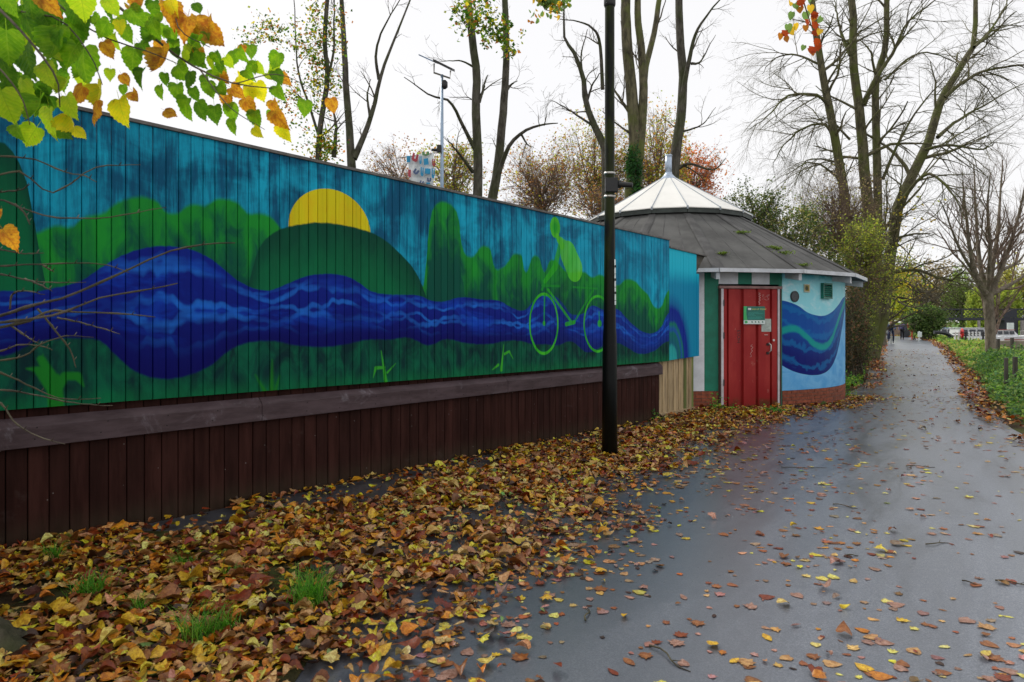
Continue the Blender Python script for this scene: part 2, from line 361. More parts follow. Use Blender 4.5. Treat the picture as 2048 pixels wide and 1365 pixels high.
    ph2 = q.m('SUBTRACT', q.m('MULTIPLY', sx, 19.), q.m('MULTIPLY', wv, 17.))
    s1 = q.step(q.m('SINE', ph), .5, 1.); s2 = q.step(q.m('SINE', ph2), .6, 1.)
    pt = q.step(wv2, .36, .62, .08, 1.); sx3 = q.m('MULTIPLY', q.step(sx, .12, .5), q.step(sx, .8, 1., 1., .25))
    hi = q.m('MULTIPLY', q.m('MULTIPLY', q.m('MAXIMUM', s1, s2), pt), sx3)
    sheen = q.m('MULTIPLY', q.step(q.noise(q.scale(pm_, (.9, 2.2, 1)), 1.6, 4, .6, .8), .45, .68), sx3)
    riv = q.mix(q.step(sx, -.1, .8), (.001, .001, .12), (.003, .015, .26))
    riv = q.mix(q.m('MULTIPLY', sheen, .75), riv, (.004, .07, .60)); riv = q.mix(q.m('MULTIPLY', hi, q.m('MULTIPLY_ADD', str_, 1.1, .05)), riv, (.02, .24, .90))
    riv = q.mix(q.step(U, .45, .9, 0., .3), riv, (.005, .09, .5))  # river blue brightened to the right too, painting in the left-hand tree shade
    col = layer(col, riv, et)
    low = q.mix(q.step(gk, .34, .74), (.001, .032, .034), (.002, .15, .07))
    low = q.mix(q.m('MULTIPLY', q.step(Vv, .42 - .08, .285, 0., 1.), q.m('MULTIPLY', str_, .9)), low, (.003, .24, .06))
    col = layer(col, low, eb, .004)
    def caps(col, c, segs, soft=.005):
        tot = None
        for (ax, ay, bx, by, r0, r1) in segs:
            a = (fu(ax), fv(ax, ay), 0); b = (fu(bx), fv(bx, by), 0); ba = (b[0] - a[0], b[1] - a[1], 0); L2 = ba[0] ** 2 + ba[1] ** 2
            pa = q.v('SUBTRACT', pu, a); h = q.m('DIVIDE', q.v('DOT_PRODUCT', pa, ba), L2, clamp=True)
            d = q.v('LENGTH', q.v('SUBTRACT', pa, q.v('SCALE', ba, scale=h)))
            mm = q.step(q.m('SUBTRACT', d, q.m('MULTIPLY_ADD', h, r1 - r0, r0)), -soft, soft, 1., 0.)
            tot = mm if tot is None else q.m('MAXIMUM', tot, mm)
        return q.mix(tot, col, c)
    pu = q.v('SUBTRACT', pm_, (.8, 0, 0)); pu = q.v('ADD', pu, q.v('SCALE', (1, 1, 0), scale=wob))
    lg = q.mix(q.step(gk, .35, .65), (.02, .42, .02), (.07, .62, .03))
    if left:
        col = caps(col, (.01, .23, .02), [(108,815,104,760,.05,.05),(104,765,78,718,.045,.025),(78,740,50,737,.03,.005),(100,775,75,742,.04,.03),(78,722,82,708,.02,.0),(108,780,125,752,.035,.03),(125,752,150,752,.03,.03),(150,752,163,772,.03,.004)], .012)
        col = caps(col, (.012, .22, .015), [(537,800,538,720,.03,.002),(540,795,553,752,.02,.004),(528,790,505,750,.02,.002)], .02)
        col = caps(col, (.04, .40, .03), [(765,762,756,702,.022,.004),(762,735,745,736,.015,.018),(745,736,740,755,.018,.003),(768,745,785,727,.012,.003)], .008)
    else:
        col = caps(col, (.05, .45, .03), [(996,740,1001,690,.022,.004),(990,730,978,740,.018,.004),(1003,708,1012,703,.018,.014),(1012,703,1020,718,.014,.003)], .008)
        def ring(col, x, y, rx, ry, wd, c):
            cx, cy = fu(x), fv(x, y); ax = (fu(x + rx) - fu(x - rx)) / 2; ay = ry / F * fz(x)
            d = q.v('LENGTH', q.v('DIVIDE', q.v('SUBTRACT', pu, (cx, cy, 0)), (ax, ay, 1)))
            return q.mix(q.step(q.m('ABSOLUTE', q.m('SUBTRACT', d, 1.)), wd - .015, wd + .015, 1., 0.), col, c)
        col = ring(col, 1082, 648, 28, 59, .05, lg); col = ring(col, 1190, 648, 27, 55, .045, lg)
        col = caps(col, q.mix(.45, col, (.003, .06, .05)), [(1146,552,1112,585,.10,.06),(1112,585,1128,640,.06,.035),(1150,555,1135,600,.09,.05),(1135,600,1140,645,.05,.03)], .03)
        dk = q.mix(.8, col, (.012, .36, .03))
        col = caps(col, dk, [(1078,572,1113,573,.016,.016),(1140,575,1188,578,.014,.014),(1180,582,1142,645,.02,.016),(1083,590,1082,646,.016,.012),(1192,625,1193,645,.012,.012),(1078,580,1084,560,.02,.02)])
        col = caps(col, q.mix(.85, col, (.03, .48, .02)), [(1090,580,1135,642,.02,.02),(1126,649,1142,645,.03,.03),(1082,647,1082,648,.03,.03),(1193,647,1193,648,.05,.05),(1084,563,1104,535,.035,.05),(1104,535,1114,490,.055,.04),(1105,468,1118,492,.04,.06)])
        ell = [(1104,456,10,21), ]
        for (x, y, rx, ry) in ell:
            cx, cy = fu(x), fv(x, y); ax = (fu(x + rx) - fu(x - rx)) / 2; ay = ry / F * fz(x)
            d = q.v('LENGTH', q.v('DIVIDE', q.v('SUBTRACT', pu, (cx, cy, 0)), (ax, ay, 1)))
            col = q.mix(q.step(d, .97, 1.02, 1., 0.), col, q.mix(q.step(d, .2, .95), (.02, .42, .03), (.09, .62, .03)))
        col = caps(col, q.mix(.85, col, q.mix(q.step(str_, .3, .7), (.06, .6, .03), (.16, .75, .03))), [(1108,472,1112,482,.03,.05),(1116,484,1130,508,.06,.17),(1130,508,1143,538,.18,.19)])
    col = q.mix(1., col, (.92, .95, 1.), 'MULTIPLY'); col = q.mix(q.m('MULTIPLY', q.step(q.noise(q.scale(pm_, (30, .5, 1)), 1.2, 4, .7), .5, .75), .35), col, q.mix(1., col, (.45, .45, .5), 'MULTIPLY')); col = q.mix(q.m('MULTIPLY_ADD', br, .34, .16), col, q.mix(1., col, (.5, .5, .55), 'MULTIPLY'))
    q.bump(q.noise(q.scale(pm_, (60, 3, 1)), 1, 4, .6), .25, .003)
    return q.out(col, q.m('MULTIPLY_ADD', str_, .2, .5), 0, .12)
M_MUL, M_MUR = mural('mural_paint_west', True), mural('mural_paint_east', False)
def bmat_brown():
    q = NT('brown_timber_paint'); p = q.pos(); f = q.noise(q.scale(p, (6, 6, .8)), 2, 5, .65)
    col = q.mix(q.step(f, .3, .7), (.026, .009, .007), (.056, .021, .017))
    col = q.mix(q.m('MULTIPLY', q.rand(), .5), col, (.016, .007, .006))
    s = q.n('ShaderNodeSeparateXYZ'); q.put(s.inputs[0], p)
    mud = q.m('MULTIPLY', q.step(s.outputs[2], .0, .28, 1., 0.), q.noise(p, 7, 5, .7))
    col = q.mix(q.m('MULTIPLY', mud, .8), col, (.05, .045, .028))
    col = q.mix(q.step(q.vor(p, 9), .035, .05, .8, 0.), col, (.22, .2, .19)); col = q.mix(q.m('MULTIPLY', q.step(q.noise(p, 1.7, 5, .7, .5), .6, .75), .4), col, (.10, .075, .07))
    q.bump(q.noise(q.scale(p, (40, 40, 3)), 2, 4, .6), .3, .003)
    return q.out(col, .6, 0, .06)
M_BROWN = bmat_brown()
q = NT('rail_paint'); p = q.pos(); f = q.noise(q.scale(p, (1, 1, 5)), 3, 5, .65)
col = q.mix(q.step(f, .3, .7), (.05, .032, .036), (.09, .062, .07)); col = q.mix(q.m('MULTIPLY', q.step(q.noise(p, 2.4, 6, .75, .6), .56, .76), .6), col, (.30, .28, .32))
q.bump(q.noise(q.scale(p, (3, 3, 40)), 2, 4, .6), .3, .003); M_RAIL = q.out(col, .5, 0, .2)
M_CAP = pm('grey_cap', (.13, .12, .11), .6, .3, 8)
M_BACK = pm('dark_backing', (.012, .009, .008), .9)
fence = empty('mural_fence', (0, 0, 0), 'long timber fence painted with river, hills, yellow sun and green cyclist above brown boards', 'fence')
def vbot(u): return lin(u, .988, .98)
def vtop(u):
    x = VX - ZA * VX / (ZA + .7494 * u); return fv(x, 191.4 + .218 * x)
def board(name, u0, u1, o0, o1, zb, zt, m, par, uvm=False, ch=.004):
    mb = MB(); e = random.uniform(-.0018, .0018); o1 += e; n0 = len(mb.v)
    pr = [(u0, o0), (u1, o0), (u1, o1 - ch), (u1 - ch, o1), (u0 + ch, o1), (u0, o1 - ch)]
    v = [FM(a, b, zb(a)) for a, b in pr] + [FM(a, b, zt(a)) for a, b in pr]; n = 6
    mb.add(v, [(i, (i + 1) % n, n + (i + 1) % n, n + i) for i in range(n)] + [tuple(range(n))[::-1], tuple(range(n, 12))])
    f = None
    if uvm: f = lambda c: ((float(np.dot(np.array(c) - FP, FD)) + .8) / US, c[2] / VS)
    return mb.obj(name, m, par, uvf=f)
UW = .1000; u_end = fu(1333)
k = 0; u = u_end
while u > -2.2:
    a = u - UW; board('painted_board', a + .0025, u - .0025, .03, .055, vbot, vtop, M_MUL if u < 4.7 else M_MUR, fence, True); u = a
LW = .1297; u = fu(1317)
while u > -2.2:
    a = u - LW; board('brown_board', a + .003, u - .003, -.01, .012, lambda q: -.05, lambda q: .90, M_BROWN, fence); u = a
u = fu(1317)
while u > -2.2:
    a = u - LW; board('upper_brown_board', a + .003, u - .003, -.03, -.008, lambda q: .89, lambda q: 1.2, M_BROWN, fence); u = a
mb = MB(); mb.add([FM(-2.2, -.035, -.1), FM(9.4, -.035, -.1), FM(9.4, -.035, 2.9), FM(-2.2, -.035, 3.0), FM(-2.2, -.06, -.1), FM(9.4, -.06, -.1), FM(9.4, -.06, 2.9), FM(-2.2, -.06, 3.0)], [(0, 1, 2, 3), (4, 5, 6, 7), (0, 1, 5, 4), (2, 3, 7, 6), (1, 2, 6, 5), (0, 3, 7, 4)]); mb.obj('backing_sheet', M_BACK, fence)
mb = MB(); mb.box(-2.2, u_end, -.03, .027, 1.06, 1.14, M=lambda a, b, c: FM(a, b, c)); mb.box(-2.2, u_end, -.03, .027, 2.5, 2.58, M=lambda a, b, c: FM(a, b, c)); mb.obj('fixing_batten', M_BACK, fence)
def railpiece(u0, u1):
    mb = MB(); pr = lambda u: [(0.013, lin(u, .712, .765)), (.075, lin(u, .712, .765)), (.075, lin(u, .862, .905)), (.013, lin(u, .925, .955))]
    v = [FM(u0, o, z) for o, z in pr(u0)] + [FM(u1, o, z) for o, z in pr(u1)]
    mb.add(v, [(0, 1, 5, 4), (1, 2, 6, 5), (2, 3, 7, 6), (3, 0, 4, 7), (0, 1, 2, 3), (4, 5, 6, 7)]); mb.obj('rail', M_RAIL, fence, bevel=.004)
for a, b in ((-2.2, 1.9), (1.903, 5.2), (5.203, 7.45), (7.453, fu(1318))): railpiece(a, b)
def cappiece(u0, u1, tf, par):
    mb = MB(); pr = lambda u: [(-.06, tf(u) + .002), (.075, tf(u) + .002), (.075, tf(u) + .028), (-.06, tf(u) + .05)]
    v = [FM(u0, o, z) for o, z in pr(u0)] + [FM(u1, o, z) for o, z in pr(u1)]
    mb.add(v, [(0, 1, 5, 4), (1, 2, 6, 5), (2, 3, 7, 6), (3, 0, 4, 7), (0, 1, 2, 3), (4, 5, 6, 7)]); mb.obj('capping', M_CAP, par)
for a, b in ((-2.2, 1.2), (1.203, 4.83), (4.833, 7.3), (7.303, u_end + .01)): cappiece(a, b, vtop, fence)
# nail heads and a stuck leaf on the rail
mb = MB()
for u in np.arange(-.2, 9, .42):
    for v in (.76, .84): c = np.array(FM(u + random.uniform(-.04, .04), .076, v + .01)); mb.box(-.004, .004, -.001, .0015, -.004, .004, M=lambda a, b, cc: tuple(c + FD * a + FN * b + np.array([0, 0, cc])))
tag(mb.obj('nail_heads', M_BACK, fence), kind='stuff')

# low end panel next to the hut, with its own wave painting
q = NT('wave_panel_paint'); uv = q.uv(); s = q.n('ShaderNodeSeparateXYZ'); q.put(s.inputs[0], uv); U, Vv = s.outputs[0], s.outputs[1]
pmm = q.v('MULTIPLY', uv, (US, VS, 1)); st = q.noise(q.scale(pmm, (12, 1.5, 1)), 1.5, 5, .65, .5)
cx, cy = (fu(1338) + .8), fv(1345, 725)
dd = q.v('SUBTRACT', pmm, (cx, cy, 0)); d = q.v('LENGTH', q.v('MULTIPLY', dd, (1.25, .78, 1)))
d = q.m('ADD', d, q.m('MULTIPLY', q.m('SUBTRACT', st, .5), .09))
cr = q.n('ShaderNodeValToRGB'); q.put(cr.inputs[0], d); e = cr.color_ramp.elements
stops = [(0, (.02, .42, .45)), (.22, (.02, .36, .36)), (.27, (.004, .12, .20)), (.40, (.003, .16, .14)), (.45, (.01, .09, .42)), (.52, (.004, .2, .13)), (.57, (.002, .03, .30)), (.72, (.002, .02, .28)), (.80, (.002, .14, .36)), (.95, (.003, .26, .46))]
e[0].position, e[0].color = stops[0][0], (*stops[0][1], 1); e[1].position, e[1].color = stops[-1][0], (*stops[-1][1], 1)
for pz, c in stops[1:-1]: z = e.new(pz); z.color = (*c, 1)
col = q.mix(q.step(q.m('ADD', Vv, q.m('MULTIPLY', st, .06)), .70, .80), cr.outputs[0], (.01, .50, .68))
q.bump(st, .2, .003); M_WAVEP = q.out(col, .55, 0, .12)
pan = empty('wave_panel', (0, 0, 0), 'short lower turquoise fence panel with blue wave painting beside the hut', 'fence panel')
u0 = u_end + .003; u1 = fu(1393)
ptop = lambda u: fv(1333, 497) + (fv(1393, 511) - fv(1333, 497)) * (u - u_end) / (u1 - u_end)
pbot = lambda u: fv(1333, 721) + (fv(1393, 712) - fv(1333, 721)) * (u - u_end) / (u1 - u_end)
nb = 11
for i in range(nb):
    a = u0 + (u1 - u0) * i / nb; b = u0 + (u1 - u0) * (i + 1) / nb
    board('painted_board', a + .001, b - .001, .03, .052, pbot, (lambda u: ptop(u)) if i < nb - 1 else (lambda u: ptop(u) - .35), M_WAVEP, pan, True, .0015)
M_FLAP = pm('dark_board', (.06, .052, .038), .7, .35, 9)
cappiece(u_end + .012, fu(1408), ptop, pan)
mb = MB(); ue = fu(1407)
mb.add([FM(u1 - .1, .02, ptop(u1) - .36), FM(u1 - .1, .02, ptop(u1)), FM(ue, .02, ptop(ue)), FM(u1 - .1, -.02, ptop(u1) - .36), FM(u1 - .1, -.02, ptop(u1)), FM(ue, -.02, ptop(ue))], [(0, 1, 2), (3, 4, 5), (0, 1, 4, 3), (1, 2, 5, 4), (2, 0, 3, 5)]); mb.obj('end_gusset', M_FLAP, pan)
# pale close-boarded section below it
M_PALE = pm('fresh_timber', (.46, .34, .19), .7, .25, 14, .3, stretch=(1, 1, .15), dirt=((.12, .08, .04), .4), rv=.3)
M_PALEG = pm('algae_timber', (.16, .2, .05), .75, .3, 10, .3, stretch=(1, 1, .15))
pf = empty('pale_board_fence', (0, 0, 0), 'unpainted pale timber boards under the wave panel next to the white wall', 'fence')
ua, ub = fu(1319), fu(1388)
npale = 13
for i in range(npale):
    a = ua + (ub - ua) * i / npale; b = ua + (ub - ua) * (i + 1) / npale
    board('board', a + .006, b - .006, -.03 + (i % 2) * .012, -.008 + (i % 2) * .012, lambda q: .06, lambda q: 1.1, M_PALEG if i in (9, 12) else M_PALE, pf, ch=.003)
mb = MB(); mb.box(ua, ub, -.06, -.035, 0, 1.1, M=lambda a, b, c: FM(a, b, c)); mb.obj('backing', M_BACK, pf)
mb = MB(); mb.box(ua, ub, -.03, .02, -.02, .1, M=lambda a, b, c: FM(a, b, c)); mb.obj('gravel_board', M_PALE, pf, bevel=.004)

# ------------------------------------------------------------------ round hut
KC = np.array([3.88, 16.93, 0]); D0 = np.array([-.2234, -.9747, 0]); DR = np.array([.9747, -.2234, 0]); KR = 3.94
def KP(phi, r, z): return tuple(KC + r * (cos(phi) * D0 + sin(phi) * DR) + np.array([0, 0, z]))
def kphi(px, r=KR):
    dx = (px - 1024) / F; dv = np.array([dx, 1.0]); a = dv @ dv; b = -2 * dv @ KC[:2]; c = KC[:2] @ KC[:2] - r * r
    t = (-b - math.sqrt(max(0, b * b - 4 * a * c))) / (2 * a); p = dv * t - KC[:2]
    return math.atan2(p @ DR[:2], p @ D0[:2]), t
def kz(px, py): return CH + (HY - py) / F * kphi(px)[1]
hut = empty('round_hut', tuple(KC), 'round painted hut with grey felt roof, white cone top and red door', 'hut')
hut.location = (0, 0, 0)
M_WHITE = pm('white_render', (.66, .68, .72), .6, .1, 4, .3, dirt=((.3, .3, .28), .25))
M_GREEN = pm('green_render', (.003, .17, .105), .6, .15, 4, .3)
M_FELT = pm('roof_felt', (.075, .075, .072), .8, .3, 1.4, .6, dirt=((.13, .13, .12), .5))
M_FELTD = pm('roof_felt_seam', (.066, .065, .064), .75, .3, 3, .4)
M_FASCIA = pm('eave_white', (.6, .62, .66), .5, .12, 5, dirt=((.25, .25, .22), .4))
M_ROOFW = pm('white_sheet', (.86, .85, .80), .35, .04, 2, .05)
M_RIB = pm('grey_rib', (.34, .38, .42), .4, .1, 5)
M_BAND = pm('band_green_grey', (.035, .045, .04), .6, .3, 6)
M_ZINC = pm('zinc', (.42, .5, .62), .35, .15, 5, metal=.5)
M_SOFF = pm('soffit', (.05, .05, .05), .8)
a_r = kphi(1690)[0]; pA = {x: kphi(x)[0] for x in (1381, 1408.5, 1437, 1557, 1564)}
def kseg(name, f0, f1, z0, z1, r, m, par=hut, th=.03, uvf=None):
    n = max(1, int(abs(f1 - f0) / R(3))); mb = MB(); ph = np.linspace(f0, f1, n + 1); v = []
    for a in ph: v += [KP(a, r, z0), KP(a, r, z1), KP(a, r - th, z1), KP(a, r - th, z0)]
    fs = []
    for i in range(n):
        for j in range(4): fs.append((4 * i + j, 4 * i + (j + 1) % 4, 4 * i + 4 + (j + 1) % 4, 4 * i + 4 + j))
    fs += [(0, 1, 2, 3), tuple(4 * n + j for j in range(4))]
    mb.add(v, fs); o = mb.obj(name, m, par, uvf=uvf); 
    return o
KW = 2.66
kseg('core_wall', pA[1564] + .03, pA[1437] + 2 * pi - .02, 0, KW, KR - .05, M_WHITE, th=.15)
kseg('white_stripe', pA[1381] - .9, pA[1408.5], .345, KW, KR, M_WHITE)
kseg('green_stripe', pA[1408.5] + .0006, pA[1437], .345, KW, KR, M_GREEN)
dtop = kz(1500, 573)
for nm, x0, x1, m in (('white_stripe', 1437, 1476, M_WHITE), ('green_stripe', 1476, 1503.5, M_GREEN), ('white_stripe', 1503.5, 1539, M_WHITE), ('green_stripe', 1539, 1563.5, M_GREEN)):
    kseg(nm, kphi(x0)[0] + .0005, kphi(x1)[0], dtop + .04, KW, KR, m)
kseg('green_stripe', pA[1557] + .004, pA[1564], .02, dtop + .038, KR, M_GREEN)
# wave mural
q = NT('hut_wave_paint'); uv = q.uv(); s = q.n('ShaderNodeSeparateXYZ'); q.put(s.inputs[0], uv); U, Vv = s.outputs[0], s.outputs[1]
m0, m1 = pA[1564] + .0006, R(92)
def kc(pts):
    o = []
    for x, y in pts:
        X, Y = 1380 + x / 4.266, 530 + y / 4.266; f, t = kphi(min(X, 1688.5)); o.append(((f - m0) / (m1 - m0), (CH + (HY - Y) / F * t) / 2.8))
    return o
pmm = q.v('MULTIPLY', uv, (5.6, 2.8, 1)); n1 = q.noise(q.scale(pmm, (.8, 1.6, 1)), 2.2, 5, .6, .9); n2 = q.noise(q.scale(pmm, (1, 3.5, 1)), 3, 4, .6, .5)
top = q.curve(U, kc([(780,303),(850,320),(930,355),(1000,405),(1080,432),(1140,435),(1200,410),(1260,350),(1300,290),(1316,275)]) + [(1, .86)])
bot = q.curve(U, kc([(780,855),(830,885),(900,915),(980,935),(1060,942),(1130,930),(1190,890),(1240,800),(1270,690),(1290,580),(1305,500),(1315,420)]) + [(1, .9)])
gl = q.curve(U, kc([(780,570),(850,545),(900,548),(980,600),(1060,675),(1140,700),(1200,650),(1250,520),(1290,400),(1316,330)]) + [(1, .85)])
upper = q.mix(q.step(n2, .45, .65), (.42, .80, .88), (.68, .88, .95)); upper = q.mix(q.step(n1, .42, .75), (.30, .74, .84), upper); upper = q.mix(q.m('MULTIPLY', q.step(Vv, .86, .93), q.step(n1, .4, .6)), upper, (.08, .50, .66))
lower = q.mix(q.step(n1, .3, .7), (.10, .38, .76), (.2, .52, .86))
sb = q.m('DIVIDE', q.m('SUBTRACT', Vv, bot), q.m('MAXIMUM', q.m('SUBTRACT', top, bot), .02))
wv = q.m('SINE', q.m('ADD', q.m('MULTIPLY', sb, 24.), q.m('MULTIPLY', n1, 9.)))
blue = q.mix(q.step(sb, .2, .75), (.002, .008, .16), (.002, .075, .36)); blue = q.mix(q.step(wv, .0, 1., 0., .6), blue, (.004, .17, .46))
blue = q.mix(q.m('MULTIPLY', q.step(U, .25, .62), .45), blue, (.003, .14, .38))
gd = q.m('ABSOLUTE', q.m('ADD', q.m('SUBTRACT', Vv, gl), q.m('MULTIPLY', q.m('SUBTRACT', n2, .5), .02)))
blue = q.mix(q.step(gd, .012, .035, .85, 0.), blue, (.005, .36, .30)); 
col = q.mix(q.step(q.m('SUBTRACT', Vv, bot), -.002, .002), lower, blue); col = q.mix(q.step(q.m('SUBTRACT', Vv, top), -.002, .002), col, upper)
q.bump(q.noise(pmm, 40, 4, .6), .25, .003); M_HW = q.out(col, .55, 0, .15)
def kuv(c):
    d = np.array(c) - KC; f = math.atan2(d @ DR, d @ D0); return ((f - m0) / (m1 - m0), c[2] / 2.8)
kseg('wave_painting', m0, m1, .33, KW, KR, M_HW, uvf=kuv)
# brick plinth, every brick a piece
M_BRICK = pm('red_brick', (.30, .075, .035), .8, .3, 12, .5, rv=.45, dirt=((.12, .06, .04), .4)); M_MORT = pm('mortar', (.16, .11, .09), .9)
bl, bh_ = .215, .065
def bricks(f0, f1, zt):
    kseg('mortar_bed', f0, f1, 0, zt - .003, KR - .002, M_MORT, th=.045)
    nrow = 5; h = zt / nrow; da = (bl + .01) / KR
    for r in range(nrow):
        a = f0 - (da * .5 if r % 2 else 0)
        while a < f1 - .004:
            x0, x1 = max(a, f0) + .0012, min(a + da, f1) - .0012
            if x1 - x0 > .01:
                mb = MB(); z0, z1 = r * h + .005, (r + 1) * h - .005; e = random.uniform(.004, .009)
                if r == nrow - 1: z1 += random.uniform(0, .006)
                mb.add([KP(x0, KR + e, z0), KP(x1, KR + e, z0), KP(x1, KR + e, z1), KP(x0, KR + e, z1), KP(x0, KR - .04, z0), KP(x1, KR - .04, z0), KP(x1, KR - .04, z1), KP(x0, KR - .04, z1)], [(0, 1, 2, 3), (4, 5, 6, 7), (0, 1, 5, 4), (2, 3, 7, 6), (1, 2, 6, 5), (0, 3, 7, 4)])
                mb.obj('brick', M_BRICK, hut)
            a += da
bricks(pA[1381] - .12, pA[1437], .34); bricks(m0, R(80), .325)
# lower roof
FO = [R(12 + 22.5 * k) for k in range(16)]
RE_, ZE, RU, ZU = 4.36, 2.64, 1.80, 4.13
for i, f in enumerate(FO):
    g = f + R(22.5); mb = MB()
    a = [KP(f, RE_, ZE), KP(g, RE_, ZE), KP(g, RU, ZU), KP(f, RU, ZU)]; b = [(x, y, z - .04) for x, y, z in a]
    mb.add(a + b, [(0, 1, 2, 3), (4, 5, 6, 7), (0, 1, 5, 4), (1, 2, 6, 5), (2, 3, 7, 6), (3, 0, 4, 7)]); mb.obj('felt_panel', M_FELT, hut)
    mb = MB(); c = R(.5) # hip batten (double lap)
    def at(ang, t, dz): 
        r = RE_ + (RU - RE_) * t; z = ZE + (ZU - ZE) * t; return KP(ang, r * (1 if abs(ang - f) < 1e-6 else 1), z + dz)
    wd = .11
    for sgn in (0,):
        pts = []
        for t, wdt in ((-.005, wd), (1., wd * .8)):
            r = RE_ + (RU - RE_) * t; da = wdt / r
            pts += [at(f - da, t, .004), at(f - da * .5, t, .017), at(f + da * .5, t, .017), at(f + da, t, .004)]
        mb.add(pts, [(0, 1, 5, 4), (1, 2, 6, 5), (2, 3, 7, 6)])
    mb.obj('roof_hip', M_FELTD, hut)
    # mid lap lines of the felt
    mb = MB()
    for fr in (.36, .68):
        x0 = f + R(22.5) * fr; ch = cos(R(11.25)) / cos(x0 - (f + R(11.25)))
        p0 = KP(x0, RE_ * ch, ZE + .003); p1 = KP(f + R(22.5) * (.5 + (fr - .5) * .9), RU * ch, ZU + .003)
        p0 = np.array(p0); p1 = np.array(p1); sdv = nrm(np.cross(p1 - p0, [0, 0, 1])) * .012
        mb.add([p0 - sdv, p0 + sdv, p1 + sdv, p1 - sdv, p0 + [0, 0, .004], p1 + [0, 0, .004]], [(0, 4, 5, 3), (4, 1, 2, 5)])
    mb.obj('felt_lap', M_FELTD, hut)
    mb = MB() # fascia
    a0, a1 = f + .0015, g - .0015
    mb.add([KP(a0, RE_ + .03, ZE - .06), KP(a1, RE_ + .03, ZE - .06), KP(a1, RE_ + .03, ZE + .012), KP(a0, RE_ + .03, ZE + .012), KP(a0, RE_, ZE - .06), KP(a1, RE_, ZE - .06), KP(a1, RE_, ZE + .012), KP(a0, RE_, ZE + .012)], [(0, 1, 2, 3), (4, 5, 6, 7), (0, 1, 5, 4), (2, 3, 7, 6), (1, 2, 6, 5), (0, 3, 7, 4)])
    mb.obj('eave_board', M_FASCIA, hut)
    mb = MB(); mb.add([KP(f, RE_ - .001, ZE - .055), KP(g, RE_ - .001, ZE - .055), KP(g, KR - .06, ZE - .03), KP(f, KR - .06, ZE - .03)], [(0, 1, 2, 3)]); mb.obj('soffit_board', M_SOFF, hut)
    mb = MB(); da = .035 / 4.2 # rafter end
    mb.add([KP(f - da, 4.30, ZE - .19), KP(f + da, 4.30, ZE - .19), KP(f + da, 4.30, ZE - .06), KP(f - da, 4.30, ZE - .06), KP(f - da, 3.9, ZE - .12), KP(f + da, 3.9, ZE - .12), KP(f + da, 3.9, ZE - .0), KP(f - da, 3.9, ZE - .0)], [(0, 1, 2, 3), (4, 5, 6, 7), (0, 1, 5, 4), (2, 3, 7, 6), (1, 2, 6, 5), (0, 3, 7, 4)])
    mb.obj('rafter_end', M_FASCIA, hut)
# upper roof
RV, ZV, RA, ZAp = 1.98, 4.21, .16, 5.26
for f in FO:
    g = f + R(22.5)
    mb = MB(); a = [KP(f, RV, ZV), KP(g, RV, ZV), KP(g, RA, ZAp), KP(f, RA, ZAp)]; b = [(x, y, z - .02) for x, y, z in a]
    mb.add(a + b, [(0, 1, 2, 3), (4, 5, 6, 7), (0, 1, 5, 4), (1, 2, 6, 5), (2, 3, 7, 6), (3, 0, 4, 7)]); mb.obj('roof_sheet', M_ROOFW, hut)
    mb = MB(); mb.tube([KP(f, RV, ZV + .004), KP(f, RA, ZAp + .004)], [.014, .008], 5); mb.obj('roof_rib', M_RIB, hut)
    mb = MB(); mb.add([KP(f + .003, RV - .02, ZV - .12), KP(g - .003, RV - .02, ZV - .12), KP(g - .003, RV - .02, ZV - .004), KP(f + .003, RV - .02, ZV - .004), KP(f + .003, RV - .06, ZV - .12), KP(g - .003, RV - .06, ZV - .12), KP(g - .003, RV - .06, ZV - .02), KP(f + .003, RV - .06, ZV - .02)], [(0, 1, 2, 3), (4, 5, 6, 7), (0, 1, 5, 4), (2, 3, 7, 6), (1, 2, 6, 5), (0, 3, 7, 4)]); mb.obj('roof_band', M_BAND, hut)
    mb = MB(); da = .02 / RV; mb.add([KP(f - da, RV + .005, ZV - .05), KP(f + da, RV + .005, ZV - .05), KP(f + da, RV + .005, ZV + .02), KP(f - da, RV + .005, ZV + .02), KP(f - da, RV - .03, ZV - .05), KP(f + da, RV - .03, ZV - .05), KP(f + da, RV - .03, ZV + .03), KP(f - da, RV - .03, ZV + .03)], [(0, 1, 2, 3), (4, 5, 6, 7), (0, 1, 5, 4), (2, 3, 7, 6), (1, 2, 6, 5), (0, 3, 7, 4)]); mb.obj('rib_clip', M_RIB, hut)
kc3 = KC
mb = MB(); mb.tube([kc3 + [0, 0, 5.17], kc3 + [0, 0, 5.30], kc3 + [0, 0, 5.36], kc3 + [0, 0, 5.40]], [.29, .14, .09, .085], 16, cap=False); mb.obj('flue_collar', M_ZINC, hut, True)
mb = MB(); mb.tube([kc3 + [0, 0, 5.33], kc3 + [0, 0, 5.82]], .082, 16); mb.tube([kc3 + [0, 0, 5.80], kc3 + [0, 0, 5.83]], .09, 16); mb.obj('flue_pipe', M_ZINC, hut, True)
